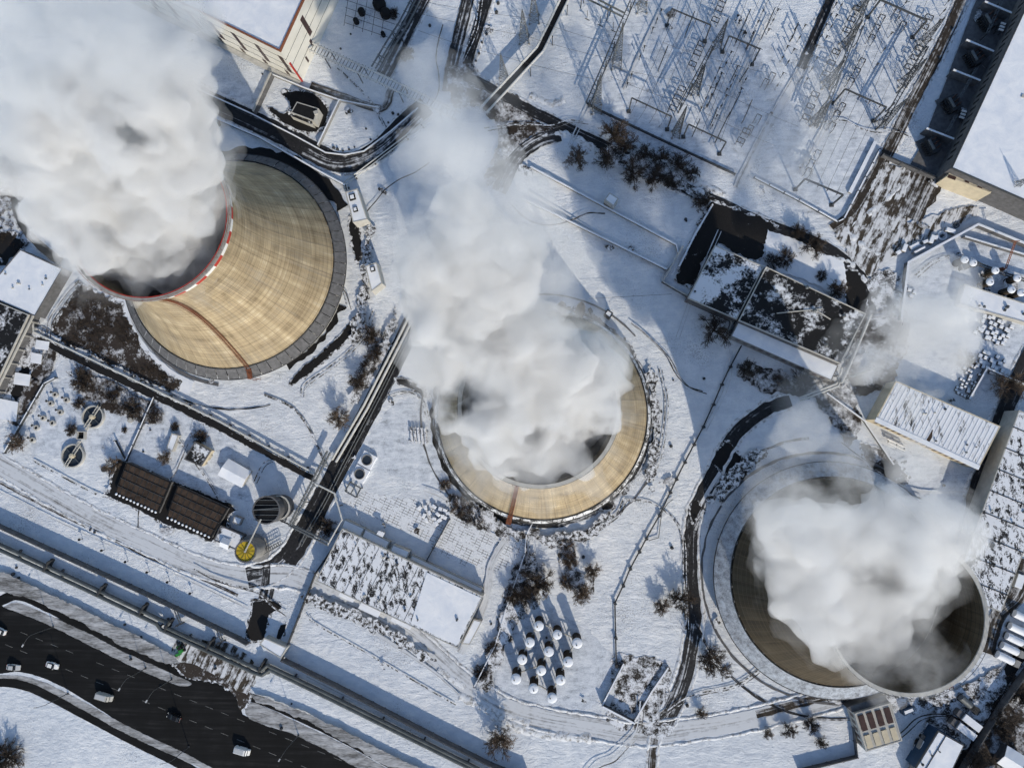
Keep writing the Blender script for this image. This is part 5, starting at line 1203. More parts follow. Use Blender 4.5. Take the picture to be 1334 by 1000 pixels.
def wires(sets, label, group='overhead conductors', r=.05, sag=.8):
    t = None
    for A, B in sets:
        pass
    a0 = sets[0][0]; t = thing('overhead_line', Vector((a0.x, a0.y, 0)), label, 'power line', group)
    for A, B in sets:
        m = MB(); prev = A
        for k in range(1, 7):
            f = k/6; q = A.lerp(B, f)-Vector((0, 0, sag*4*f*(1-f))); m.tube(prev, q, r, r, 4, caps=False); prev = q
        m.build('wire', M['wire'], t)
wires(list(zip(p1, p2)), 'four wires between the two portals of the left switchyard bay')
wires(list(zip(p2, [P(u, v, 3) for u, v in ((820, 150), (832, 155), (845, 161), (858, 166))])), 'four short wires dropping from the lower left portal')
wires(list(zip(p3, p4)), 'four wires of the second switchyard bay')
wires(list(zip(p4, [P(u, v, 9) for u, v in ((985, -30), (1000, -24), (1010, -20), (1025, -12))])), 'wires leaving the thin portal for the top edge')
wires(list(zip(p1, p8)), 'wires leaving the upper left portal for the top edge')
wires(list(zip(p5, p6)), 'four wires between the two upper portals of the right switchyard')
wires(list(zip(p6, p7)), 'four wires between the middle and the misty portal')
wires(list(zip(p5, [P(u, v, 9) for u, v in ((1185, -60), (1200, -54), (1213, -48), (1228, -42))])), 'wires leaving the right switchyard for the top edge')
for i, (a, b, c) in enumerate([((540, 16), (681, 46), (802, 78)), ((552, 2), (690, 24), (808, 60)), ((545, 40), (660, 75), (784, 105)), ((800, 88), (925, 112), (1040, 165)), ((795, 100), (905, 140), (1010, 190)), ((862, 55), (960, 85), (1010, 95))]):
    wires([(P(*a, 12), P(*b, 12)), (P(*b, 12), P(*c, 12))], ['lower left cross wire from the junction to the switchyard', 'uppermost cross wire from the junction to the switchyard', 'third cross wire closest to the road junction', 'cross wire over the middle of the left switchyard', 'lower cross wire over the left switchyard', 'short cross wire high in the left switchyard'][i], 'cross wires over the switchyard')
# beam rows on low posts
def beam(a, b, z, w, mat, label):
    A, B = P(*a, z), P(*b, z); t = thing('cable_beam', Vector((A.x, A.y, 0)), label, 'beam'); m = MB(); d = (B-A).normalized(); n = Vector((-d.y, d.x, 0))*w
    m.bar(A+n, B+n, .3); m.bar(A-n, B-n, .3)
    L = (B-A).length
    for k in range(int(L/1.5)): q = A+d*(k*1.5+.7); m.bar(q-n, q+n, .12)
    m.build('truss', M[mat], t)
    for k in range(int(L/7)+1): q = A+d*min(L, k*7); m = MB(); m.bar((q.x, q.y, 0), (q.x, q.y, z-.2), .35); m.build('post', M[mat], t)
beam((833, -20), (766, 135), 5, .7, 'steel', 'long dark double beam along the left side of the switchyard')
beam((929, 60), (884, 142), 7, .5, 'steel', 'double beam linking the masts of the left switchyard')
beam((1132, -5), (1066, 168), 7, .5, 'galv', 'long double beam through the right switchyard')
beam((1208, 60), (1150, 162), 6, .5, 'steel', 'double beam along the right switchyard lane')
# breaker frames on posts
def frame_proto(kind):
    t = thing('breaker_frame', Vector((0, 0, 0)), '', 'switchgear', 'square breaker frames of the switchyard')
    z = 2.2; a, b = 1.15, .8; m = MB()
    cs = [Vector((-a, -b, z)), Vector((a, -b, z)), Vector((a, b, z)), Vector((-a, b, z))]
    for k in range(4 if kind == 0 else 3): m.bar(cs[k], cs[(k+1) % 4], .2)
    m.build('frame', M['dark_steel'], t)
    for c in cs: m = MB(); m.bar((c.x, c.y, 0), (c.x, c.y, z-.1), .16); m.build('post', M['steel'], t)
    m = MB()
    for c in (cs[0].lerp(cs[1], .5), cs[2].lerp(cs[3 if kind == 0 else 2], .5)): m = MB(); m.tube(c, c+Vector((0, 0, .9)), .14, .1, 6); m.build('insulator', M['brown_glass'], t); return t
FR = [(912, 62.5), (907, 74), (900.5, 88), (940, 5), (935, 17), (930, 31), (886.5, 120), (881, 131), (875, 145), (1112.6, 16.6), (1106, 30.6), (1100, 44.6), (1085.8, 72.7), (1079.5, 86.7), (1073, 100.7), (1059, 127.5), (1053, 143), (1047.6, 157), (1135, 2), (1142, -8), (1180, 92), (1187, 80), (1193, 68), (1200, 40), (1206, 28), (970, 175), (963, 187)]
UF = [(1144.5, 29), (1138, 42), (1131.8, 55), (1119, 85.5), (1112.6, 98), (1105, 111), (1093.5, 143), (1087, 153), (1080.7, 168), (1062, 204), (1054, 216), (1050, 227), (985, 158), (975, 172), (1003, 104), (995, 112), (1165, 20), (1172, 38)]
for lst, kind in ((FR, 0), (UF, 1)):
    pr = None
    for i, (u, v) in enumerate(lst):
        if pr is None: pr = frame_proto(kind); o = pr
        else: o = copy_tree(pr)
        o.location = P(u, v); o.rotation_euler = (0, 0, -.45 if kind == 0 else 1.1)
        o['label'] = 'dark square steel frame on four posts in the switchyard' if kind == 0 else 'open three sided steel frame on posts in the switchyard'
        o['group'] = 'square breaker frames of the switchyard' if kind == 0 else 'open breaker frames of the switchyard'
# post insulators: rows of single black columns
rnd = random.Random(5); pr = None
rows = [((860, 20), (-.42, .907), 13, 9), ((975, 20), (-.42, .907), 15, 10), ((998, 6), (-.42, .907), 16, 9), ((1010, 20), (-.42, .907), 14, 10), ((935, 95), (-.42, .907), 14, 6), ((955, 105), (-.42, .907), 14, 6), ((1035, 40), (-.42, .907), 15, 4), ((1098, 0), (-.42, .907), 15, 9), ((1085, 12), (-.42, .907), 15, 8), ((1230, 8), (-.42, .907), 14, 8), ((1175, 10), (-.42, .907), 22, 5), ((1045, 40), (-.42, .907), 17, 6)]
for (u0, v0), d, st, n in rows:
    for k in range(n):
        u = u0+d[0]*st*k; v = v0+d[1]*st*k
        if rnd.random() < .12: continue
        if pr is None:
            pr = thing('post_insulator', Vector((0, 0, 0)), 'single dark post insulator standing in a switchyard row', 'insulator', 'post insulators of the switchyard')
            m = MB(); m.box((0, 0), .16, .16, 0, 2.2); m.build('post', M['steel'], pr)
            m = MB(); m.lathe((0, 0, 0), [(.13, 2.2), (.26, 2.35), (.13, 2.5), (.26, 2.65), (.13, 2.8), (.26, 2.95), (.13, 3.1), (.22, 3.3), (.01, 3.35)], 8); m.bar((-.5, 0, 3.3), (.9, 0, 3.3), .12); m.build('insulator', M['dark_steel'], pr); o = pr
        else: o = copy_tree(pr)
        o.location = P(u, v); o.rotation_euler = (0, 0, rnd.uniform(-.6, -.3)+(math.pi/2 if k % 2 else 0))
# bus bars: thick tubes on posts
BB = [((978, 12), (961, 50)), ((984, 40), (975, 60)), ((962, 85), (953, 103)), ((975, 88), (966, 102)), ((939, 100), (922, 138)), ((935, 140), (927, 160)), ((951, 146), (932, 185)), ((912, 155), (903, 175)), ((965, 120), (950, 150)), ((1010, 10), (992, 50)), ((1127, 30), (1115, 58)), ((1096, 92), (1088, 112)), ((1070, 140), (1062, 160)), ((980, 130), (968, 158)), ((905, 15), (893, 45)), ((870, 60), (858, 90)), ((1040, 30), (1032, 50))]
for a, b in BB:
    A, B = P(*a, 3), P(*b, 3); t = thing('bus_bar', Vector((A.x, A.y, 0)), 'short tubular bus bar on two posts in the switchyard', 'bus bar', 'bus bars of the switchyard')
    m = MB(); m.tube(A, B, .16, .16, 6); m.build('tube', M['steel'], t)
    for q in (A.lerp(B, .1), A.lerp(B, .9)): m = MB(); m.bar((q.x, q.y, 0), (q.x, q.y, 2.85), .2); m.build('post', M['dark_steel'], t)
# transformers between fire walls
FW = [((1259, 52), (1295, 67)), ((1242, 91), (1277.5, 105)), ((1207, 167), (1243, 181)), ((1283, 2), (1318, 17))]
for i, (a, b) in enumerate(FW):
    A, B = P(*a, 4), P(*b, 4); t = thing('fire_wall', Vector((A.x, A.y, 0)), ['second fire wall from the top in the shaded transformer yard', 'third fire wall from the top in the shaded transformer yard', 'lowest fire wall in the shaded transformer yard', 'topmost fire wall in the shaded transformer yard'][i], 'fire wall')
    d = (B-A).normalized(); n = Vector((-d.y, d.x, 0))*.2
    m = MB(); m.prism([A+n, B+n, B-n, A-n], 0, 3.9); m.build('panel', M['dark_concrete'], t); n *= 1.3
    m = MB(); m.prism([A+n, B+n, B-n, A-n], 3.91, 4.1); m.build('snow_cover', M['snow_roof'], t)
def transformer(u, v, label, s=1.0, rz=-1.15):
    c = P(u, v); t = thing('transformer', c, label, 'transformer', 'transformers in the shaded yard')
    ca, sa = math.cos(rz), math.sin(rz); q = lambda x, y, z: Vector((c.x+s*(x*ca-y*sa), c.y+s*(x*sa+y*ca), z*s))
    m = MB(); m.box(c, 5*s, 2.6*s, .5, 3.2*s, rz); m.build('tank', M['dark_steel'], t)
    for y in (-1.9, 1.9):
        m = MB()
        for k in range(7): p = q(-2.1+.7*k, y, 0); m.box(p, .18*s, 1.0*s, .8, 2.8*s, rz)
        m.bar(q(-2.2, y, 2.6), q(2.2, y, 2.6), .12); m.build('radiator', M['dark_steel'], t)
    for k in range(3):
        m = MB(); a = q(-1.4+1.4*k, .5, 3.2); b = q(-1.6+1.4*k, 1.0, 5.0)
        m.tube(a, b, .3*s, .12*s, 8); m.build('bushing', M['brown_glass'], t)
    m = MB(); m.tube(q(-1.8, -1, 3.9), q(1.6, -1, 3.9), .42*s, .42*s, 12); m.build('conservator', M['galv'], t)
    m = MB(); m.box(c, 7.4*s, 5.4*s, 0, .35, rz); m.build('plinth', M['dark_concrete'], t)
for i, (u, v, lb) in enumerate([(1282, 33, 'dark transformer high in the shaded yard beside three white cylinders'), (1264, 80, 'transformer between the second and third fire walls'), (1235, 140, 'dark transformer in the long bay of the shaded yard'), (1209, 194, 'transformer in the lowest bay with sun on its top')]): transformer(u, v, lb)
for k in range(3):
    for (u0, v0, g) in ((1304, 30, 'upper'), (1253, 144, 'lower')):
        a, b = P(u0-1.5*k, v0+4*k, 3), P(u0+6-1.5*k, v0+2+4*k, 3); t = thing('gas_cylinder', Vector((a.x, a.y, 0)), 'white horizontal cylinder of the %s trio against the hall wall' % g, 'cylinder', 'white cylinders, %s trio' % g)
        m = MB(); m.tube(a, b, .32, .32, 10); m.build('tube', M['white_paint'], t); m = MB(); m.bar((a.x, a.y, 0), (a.x, a.y, 2.7), .2); m.bar((b.x, b.y, 0), (b.x, b.y, 2.7), .2); m.build('posts', M['steel'], t)
for i, (a, b) in enumerate([((1306, 0), (1286, 44)), ((1273, 88), (1250, 128)), ((1246, 150), (1234, 172))]):
    A, B = P(*a, 4), P(*b, 4); t = thing('bus_duct', Vector((A.x, A.y, 0)), ['upper zigzag bus duct along the hall wall', 'middle zigzag bus duct along the hall wall', 'lower zigzag bus duct along the hall wall'][i], 'bus duct'); m = MB(); n = Vector((.5, .2, 0))
    for k in range(9): m.bar(A.lerp(B, k/9)+n*(1 if k % 2 else -1), A.lerp(B, (k+1)/9)+n*(-1 if k % 2 else 1), .16)
    m.bar(A+n, B+n, .14); m.bar(A-n, B-n, .14); m.build('truss', M['galv'], t); m = MB(); m.bar((A.x, A.y, 0), A, .25); m.bar((B.x, B.y, 0), B, .25); m.build('posts', M['steel'], t)
for k in range(5): house('yard_step', [(1180+0*k, 200+0*k), (1181, 200), (1181, 201), (1180, 201)], .1, 'concrete', 'concrete', 'x') if False else None
# gas insulated pit at top centre
t = thing('tank_pit', P(498, 22), 'dark walled pit with black machinery right of the power hall', 'machinery'); m = MB()
for k in range(5): m.bar(P(455+k*12, -10+k*3, 1.5), P(448+k*12, 34+k*4, 1.5), .12)
for k in range(4): m.bar(P(450, k*10, 1.5), P(515, 22+k*10, 1.5), .12)
m.build('fence_grid', M['steel'], t)
for (u, v, r) in ((495, 8, 2.2), (503, 20, 1.8), (472, 18, 1.2), (465, 30, .9), (500, 47, .7)):
    m = MB(); m.lathe(P(u, v), [(r, 0), (r, 1.8), (r*.6, 2.4), (.01, 2.5)], 14); m.build('vessel', M['black'], t)
# ---------------------------------------------------------------- bare trees, bushes, poplars
def grow(seed, limbs=8, spread=1.0, height=1.35, trunk=.35, twigs=3, thick=.02, low=.25, depth=3):
    """unit crown radius 1"""
    rnd = random.Random(seed); tr = MB(); cr = MB()
    top = Vector((rnd.uniform(-.05, .05), rnd.uniform(-.05, .05), height*trunk))
    tr.tube((0, 0, 0), top, .05, .035, 6)
    def rec(p, d, L, r, k, mb):
        n = 2; q = p
        for i in range(n):
            d2 = (d+Vector((rnd.uniform(-.25, .25), rnd.uniform(-.25, .25), rnd.uniform(-.1, .18)))).normalized()
            e = q+d2*(L/n); mb.tube(q, e, r*(1-.3*i/n), r*(1-.3*(i+1)/n), 4 if k == 0 else 3, caps=False); 
            if k < depth:
                for j in range(twigs):
                    s = d2.cross(Vector((rnd.uniform(-1, 1), rnd.uniform(-1, 1), rnd.uniform(-1, 1)))).normalized()
                    rec(q.lerp(e, rnd.uniform(.2, 1)), (d2*.75+s*rnd.uniform(.5, .95)).normalized(), L*rnd.uniform(.42, .64), r*.62, k+1, mb)
            q = e; d = d2
    for i in range(limbs):
        a = 2*math.pi*i/limbs+rnd.uniform(-.35, .35); el = rnd.uniform(.15, 1.1)
        d = Vector((math.cos(a)*math.cos(el), math.sin(a)*math.cos(el), math.sin(el)*height))
        rec(Vector((0, 0, height*trunk*rnd.uniform(low, 1))), d.normalized(), rnd.uniform(.55, .8)*spread*(1+.3*el*(height-1)), .026 if k_thin is None else k_thin, 0, cr)
    return tr, cr
k_thin = None
PROTO = {}
def proto(kind, i):
    key = (kind, i)
    if key in PROTO: return PROTO[key]
    if kind == 'tree': tr, cr = grow(100+i, 12, 1.0, 1.3, .38, 3, depth=3)
    else: tr, cr = grow(200+i, 14, 1.0, .7, .12, 3, depth=3)
    def me(mb, nm, mat):
        d = bpy.data.meshes.new(nm); d.from_pydata(mb.v, [], mb.f); d.materials.append(M[mat]); d.update(); return d
    PROTO[key] = (me(tr, 'trunk', 'bark'), me(cr, 'crown', 'twig')); return PROTO[key]
def dark(me_):
    k = me_.name+'_dk'
    if k not in PROTO: d = me_.copy(); d.materials[0] = M['twig_dark']; PROTO[k] = d
    return PROTO[k]
def plant(kind, u, v, rpx, label, group, i=0, dk=False, sq=1.0):
    p = P(u, v); r = rpx*.245*1.36; rnd = random.Random(int(u*7+v*13))
    t = thing('bare_tree' if kind == 'tree' else 'bare_bush', p, label, kind if kind == 'tree' else 'bush', group)
    a, b = proto(kind, i % 4)
    for nm, d in (('trunk' if kind == 'tree' else 'stems', a), ('crown', dark(b) if dk else b)):
        o = bpy.data.objects.new(nm, d); COL.objects.link(o); o.parent = t
    t.rotation_euler = (0, 0, rnd.uniform(0, 6.3)); t.scale = (r, r*sq, r)
    return t
ROW = [(751, 210, 13, 0), (800, 180, 17, 1), (814, 194, 13, 1), (788, 213, 13, 1), (824, 230, 15, 1), (839, 203, 11, 1), (860, 210, 13, 1), (883, 217, 13, 1), (852, 236, 12, 1), (872, 240, 10, 1), (900, 228, 10, 1), (912, 267, 13, 1)]
RL = ['pale brown bare tree alone at the left end of the roadside row', 'large dark bare tree above the road, leftmost of the thick clump', 'dark bare tree just right of the largest one', 'bare tree below the road at the left of the row', 'spreading bare tree below the road in the middle of the row', 'small dark bare tree above the road edge', 'dark bare tree above the road in the row middle', 'bare tree above the road toward the right of the row', 'bare tree below the road, right of the spreading one', 'small bare tree squeezed below the road', 'small bare tree ending the upper side of the row', 'round bare tree just left of the thawed black yard']
for k, ((u, v, r, d), lb) in enumerate(zip(ROW, RL)): plant('tree', u, v, r, lb, 'bare trees along the upper right road', k, bool(d))
OT = [('tree', 928, 432, 17, 1, 'dense round bare tree below the square pump house'), ('tree', 970, 482, 12, 1, 'dark bare tree below the pump house annex'), ('bush', 1013, 495, 7, 0, 'small round bush in the open snow above the right-hand tower'), ('tree', 1040, 496, 13, 1, 'misty bare tree right of the small round bush'),
      ('tree', 1056, 323, 13, 1, 'bare tree inside the curved snowy lawn, top right'), ('tree', 1037, 305, 10, 1, 'bare tree at the top of the curved lawn by the road'), ('bush', 1023, 338, 11, 1, 'dark soft bush in the middle of the curved lawn'), ('bush', 1005, 341, 10, 1, 'dark soft bush at the left of the curved lawn'), ('bush', 1069, 360, 7, 1, 'small dark bush low in the curved lawn'), ('tree', 1086, 380, 12, 1, 'bare tree at the right corner of the curved lawn'),
      ('tree', 1306, 503, 16, 0, 'brown bare tree alone inside the walled square at the right'), ('tree', 653, 958, 17, 0, 'big bare tree standing on the snow at the bottom centre'), ('tree', 884, 779, 14, 1, 'bare tree left of the dark ring road, larger of two'), ('tree', 860, 788, 10, 0, 'pale bare tree beside the larger one by the ring road'), ('tree', 922, 856, 17, 1, 'wide bare tree left of the right-hand tower apron'),
      ('tree', 912, 926, 7, 0, 'tiny bare tree above the curving white road'), ('tree', 1026, 948, 8, 1, 'small dark bare tree below the curving white road'), ('tree', 999, 953, 6, 0, 'faint small tree below the curving white road'), ('tree', 1055, 941, 9, 1, 'forked bare tree left of the glazed workshop'), ('tree', 1067, 964, 7, 1, 'thin bare tree lowest by the glazed workshop'),
      ('tree', 700, 758, 17, 1, 'dense dark tree over the little open shed'), ('tree', 683, 774, 12, 1, 'dark tree left of the little open shed'), ('tree', 667, 775, 10, 1, 'brown bush like tree beside the fence below the workshop corner'), ('bush', 738, 709, 9, 0, 'topmost reddish bush of the slope column'), ('bush', 742, 729, 10, 0, 'second reddish bush of the slope column'), ('tree', 771, 742, 10, 0, 'airy reddish tree right of the slope column'), ('bush', 738, 757, 9, 0, 'lower left reddish bush of the slope column'), ('tree', 757, 772, 12, 0, 'broad reddish tree at the foot of the slope column'),
      ('bush', 641, 844, 9, 1, 'dark bush against the fence near the lower road'), ('bush', 664, 831, 4, 1, 'tiny round dark bush on the snow left of the tank farm'), ('bush', 626, 876, 9, 1, 'dark bush at the lower end of the fence'), ('tree', 486, 440, 14, 1, 'bare tree beside the pale pipes, just under the steam'), ('tree', 491, 464, 10, 1, 'dark bare tree pressed against the pale pipes'), ('tree', 469, 498, 12, 1, 'bare tree halfway down the pale pipes'), ('tree', 443, 545, 13, 0, 'tan bare tree lowest beside the pale pipes'), ('bush', 478, 478, 8, 1, 'small dark bush by the pale pipes'),
      ('bush', 600, 659, 12, 0, 'tan bush left below the middle tower'), ('bush', 618, 671, 12, 1, 'darker bush left below the middle tower'), ('bush', 580, 631, 7, 0, 'little tan bush on the ring path of the middle tower'), ('bush', 426, 686, 12, 1, 'dark reddish bush between the road and the raised pipes'), ('bush', 530, 73, 10, 1, 'round dark bush beside the triple pipe bridge'), ('bush', 512, 20, 8, 1, 'dark bush at the rim of the black machinery pit'),
      ('bush', 111, 495, 15, 1, 'large dark bush above the clarifiers'), ('tree', 30, 577, 12, 0, 'brown bush like tree at the lower left corner of the clarifier yard'), ('bush', 95, 560, 8, 1, 'bush between the clarifiers'), ('bush', 149, 516, 9, 1, 'dark bush right of the largest one'), ('bush', 176, 532, 13, 1, 'wide dark bush left of the thin pale fence'), ('bush', 202, 542, 9, 1, 'dark bush just right of the thin pale fence'), ('bush', 229, 556, 6, 1, 'small bush above the narrow tank cover'), ('tree', 219, 596, 9, 0, 'pale bare tree above the brown basin roofs'), ('tree', 151, 608, 10, 0, 'pale bare tree at the left end of the brown basin roofs'), ('bush', 105, 526, 8, 1, 'dark bush touching the upper clarifier'), ('bush', 163, 560, 4, 1, 'tiny bush below the row of bushes'), ('bush', 262, 570, 9, 1, 'dark bush behind the ruined hut'),
      ('bush', 10, 985, 20, 1, 'big dark round bush in the bottom left corner'), ('tree', 1265, 985, 16, 1, 'dark bare tree at the bottom right with long shadows'), ('tree', 1300, 940, 14, 1, 'bare tree behind the truck yard fence'), ('tree', 1290, 1030, 16, 1, 'bare tree cut by the bottom edge near the right corner'), ('tree', 1325, 905, 10, 1, 'bare tree at the right edge behind the trucks'), ('bush', 1257, 470, 10, 1, 'misty bush left of the narrow block stack')]
for k, (kd, u, v, r, d, lb) in enumerate(OT): plant(kd, u, v, r, lb, None, k, bool(d))
for ob in list(COL.objects):
    if ob.get('group') is None and 'group' in ob.keys(): del ob['group']
# poplars: narrow upright crowns
def poplar(u, v, h, label, seed):
    p = P(u, v); t = thing('poplar_tree', p, label, 'tree', 'pair of poplars'); rnd = random.Random(seed)
    m = MB(); m.tube(p, p+Vector((0, 0, h)), .3, .04, 7); m.build('trunk', M['bark'], t); m = MB()
    for k in range(420):
        z = h*(.08+.9*k/420); a = rnd.uniform(0, 6.3); w = (1.9*math.sin(math.pi*min(1, (z/h)*.9+.12))+.2)*rnd.uniform(.6, 1); q = p+Vector((0, 0, z))
        e = q+Vector((math.cos(a)*w*.7, math.sin(a)*w*.7, w*1.4)); m.tube(q, e, .07, .04, 3, caps=False)
        for j in range(4):
            b = a+rnd.uniform(-1, 1); s = q.lerp(e, rnd.uniform(.3, 1)); m.tube(s, s+Vector((math.cos(b)*.6, math.sin(b)*.6, 1.2)), .045, .03, 3, caps=False)
    m.build('crown', M['twig_dark'], t)
poplar(731, 413, 21, 'left of two dark poplars behind the middle tower', 1)
poplar(754, 414, 21, 'right of two dark poplars behind the middle tower', 2)
t, p = house('open_shed', [(700, 772), (706, 764), (716, 771), (708, 782)], 2.4, 'snow_roof', 'pale_concrete', 'little white shed under the dense dark tree', 'shed', parapet=.35)
# scrub on the thawed slope left of the tall tower: nobody could count it
def scrub(poly, n, seed, label, name='scrub', mat='twig_dark', h=1.1):
    rnd = random.Random(seed); us = [a for a, b in poly]; vs = [b for a, b in poly]; m = MB(); k = 0
    def inside(x, y):
        c = False
        for i in range(len(poly)):
            (x0, y0), (x1, y1) = poly[i-1], poly[i]
            if (y0 > y) != (y1 > y) and x < (x1-x0)*(y-y0)/(y1-y0)+x0: c = not c
        return c
    while k < n:
        u, v = rnd.uniform(min(us), max(us)), rnd.uniform(min(vs), max(vs))
        if not inside(u, v): continue
        k += 1; p = P(u, v)
        if noise.noise(p*.12+Vector((seed, 0, 0))) < -.18: continue
        for j in range(7):
            a = rnd.uniform(0, 6.3); w = rnd.uniform(.3, .9); e = p+Vector((math.cos(a)*w, math.sin(a)*w, rnd.uniform(.4, 1)*h)); m.tube(p, e, .05, .02, 3, caps=False)
    tag(m.build(name, M[mat]), label, kind='stuff')
scrub([(106, 372), (135, 385), (160, 400), (176, 440), (205, 478), (232, 497), (222, 508), (180, 488), (120, 462), (72, 436), (84, 405)], 900, 1, 'dark leafless scrub on the thawed slope left of the tall tower')
scrub([(98, 478), (150, 495), (210, 530), (212, 548), (185, 552), (140, 535), (105, 520)], 260, 2, 'scrub between the bushes of the clarifier yard')
scrub([(-10, 190), (30, 195), (42, 215), (24, 260), (-10, 290)], 260, 3, 'scrub at the left edge under the big steam plume', mat='twig')
scrub([(-10, 270), (14, 260), (40, 320), (25, 330), (0, 345), (-10, 345)], 200, 4, 'scrub beside the curving black path at the left edge')
scrub([(1290, 900), (1334, 860), (1360, 1000), (1260, 1010)], 500, 5, 'brown scrub behind the truck yard in the bottom right corner', mat='twig')
scrub([(455, 500), (500, 420), (515, 400), (520, 410), (500, 450), (470, 505)], 160, 6, 'scrub along the pale pipes by the straight road')
scrub([(640, 860), (650, 800), (668, 740), (684, 720), (690, 740), (668, 800), (650, 850), (640, 880), (622, 890)], 260, 7, 'scrub along the fence right of the workshop')
scrub([(585, 640), (640, 672), (655, 690), (630, 685), (590, 668)], 160, 8, 'tan scrub below the middle tower', mat='twig')
# ---------------------------------------------------------------- vehicles and street lamps
def car(u, v, ang, L, W, Hh, paint, label, kind='car', van=False, cat=None):
    p = P(u, v); a = math.radians(-ang); t = thing('parked_van' if False else ('van' if van else 'car'), p, label, cat or ('van' if van else 'car'), 'vehicles on the dark road', 0)
    t.rotation_euler = (0, 0, a)
    # built along local +X, then the root turns it
    def lb(m, name, mat, par=t):
        me = bpy.data.meshes.new(name); me.from_pydata(m.v, [], m.f); me.materials.append(M[mat]); me.update(); o = bpy.data.objects.new(name, me); COL.objects.link(o); o.parent = par; return o
    def loft(secs, ny=6):
        """secs: (x, halfwidth, z0, z1)"""
        m = MB(); vs = []
        for x, w, z0, z1 in secs:
            vs += [(x, -w, z0), (x, -w, z0+(z1-z0)*.65), (x, -w*.86, z1), (x, w*.86, z1), (x, w, z0+(z1-z0)*.65), (x, w, z0)]
        n = len(secs); fs = []
        for i in range(n-1):
            for j in range(6): fs.append((i*6+j, i*6+(j+1) % 6, (i+1)*6+(j+1) % 6, (i+1)*6+j))
        fs += [tuple(range(5, -1, -1)), tuple(range((n-1)*6, n*6))]
        m.add(vs, fs); return m
    h = L/2; w = W/2
    if not van:
        lb(loft([(-h, w*.82, .35, .75), (-h+.25, w*.96, .25, .92), (-h*.5, w, .22, .98), (h*.35, w, .22, .98), (h*.7, w*.97, .25, .86), (h-.15, w*.88, .3, .72), (h, w*.75, .35, .6)]), 'body', paint)
        lb(loft([(-h*.78, w*.70, .95, 1.0), (-h*.52, w*.80, .96, Hh-.06), (-h*.1, w*.82, .97, Hh), (h*.12, w*.8, .97, Hh-.03), (h*.42, w*.78, .93, .97)]), 'windows', 'glass')
        m = MB(); m.box((-h*.2, 0), L*.33, W*.70, Hh-.02, Hh+.035, 0, .93); lb(m, 'roof_panel', paint)
    else:
        lb(loft([(-h, w*.95, .35, Hh-.15), (-h+.15, w, .28, Hh), (h*.45, w, .28, Hh), (h*.68, w*.97, .28, Hh-.35), (h*.78, w*.95, .28, 1.25), (h-.1, w*.9, .3, 1.0), (h, w*.8, .4, .8)]), 'body', paint)
        m = MB(); m.add([(h*.50, -w*.84, Hh-.02), (h*.50, w*.84, Hh-.02), (h*.79, w*.84, 1.32), (h*.79, -w*.84, 1.32)], [(0, 3, 2, 1)]); lb(m, 'windscreen', 'glass')
        m = MB(); m.box((-h*.3, 0), L*.6, W*.7, Hh+.003, Hh+.05); lb(m, 'roof_panel', 'silver_paint')
    for sx in (-.58, .62):
        for sy in (-1, 1):
            m = MB(); m.tube((h*sx, sy*(w-.2), .33), (h*sx, sy*(w+.02), .33), .33, .33, 14); wh = lb(m, 'wheel', 'rubber')
    for sy in (-.62, .62):
        m = MB(); m.box((h-.06, w*sy), .16, .32, .56, .72); lb(m, 'headlight', 'lamp_glass')
        m = MB(); m.box((-h+.03, w*sy), .1, .3, .62, .78); lb(m, 'tail_light', 'red')
        m = MB(); m.box((h*.3, (w+.1)*(1 if sy > 0 else -1)), .14, .2, .95, 1.08); lb(m, 'mirror', paint)
    return t
car(19.5, 868, 3, 4.5, 1.8, 1.45, 'silver_paint', 'silver car near the left edge beside the snowy verge')
car(70, 865.5, 14, 4.2, 1.75, 1.45, 'white_paint', 'white car second from the left on the dark road')
car(1.5, 820.5, 200, 4.5, 1.8, 1.5, 'white_paint', 'white car cut by the left edge in the far lane')
car(138.5, 906, 14, 5.3, 2.0, 2.1, 'pale_concrete', 'cream van on the dark road, left of the black car', van=True)
car(228, 933, 200, 4.6, 1.8, 1.4, 'black_paint', 'black car alone in the middle of the dark road')
car(317.3, 976, 14, 4.9, 1.95, 2.0, 'white_paint', 'white van farthest right on the dark road', van=True)
def lamp(u, v, h, arm, label, ex=None):
    p = P(u, v); t = thing('street_lamp', p, label, 'street lamp', 'street lamps along the dark road')
    m = MB(); m.tube(p, p+Vector((0, 0, h)), .14, .08, 8); m.box(p, .5, .5, 0, .3); m.build('pole', M['steel'], t)
    a = p+Vector((0, 0, h)); b = a+Vector((arm[0], arm[1], .5)); m = MB(); m.path([a, a.lerp(b, .4)+Vector((0, 0, .35)), b], .06, 6); m.build('arm', M['steel'], t)
    d = Vector((arm[0], arm[1], 0)).normalized(); m = MB(); m.bar(b, b+d*.9, .38, .16); m.build('lamp_head', M['silver_paint'], t)
for i, (u, v, lb) in enumerate([(69.7, 816, 'street lamp on the upper verge nearest the left edge'), (190, 870, 'street lamp in the middle of the upper verge'), (223.8, 884.6, 'street lamp at the pointed end of the upper verge'), (389, 957, 'street lamp on the upper verge right of the muddy junction')]): lamp(u, v, 10, (-1.6, -2.6), lb)
for i, (u, v, lb) in enumerate([(88.8, 902.6, 'street lamp on the lower verge nearest the left edge'), (246, 972, 'street lamp on the lower verge near the bottom edge')]): lamp(u, v, 10, (-2.4, -.6), lb)
for i, (u, v, h) in enumerate([(27, 745, 10), (112, 795, 10)][:0]): pass
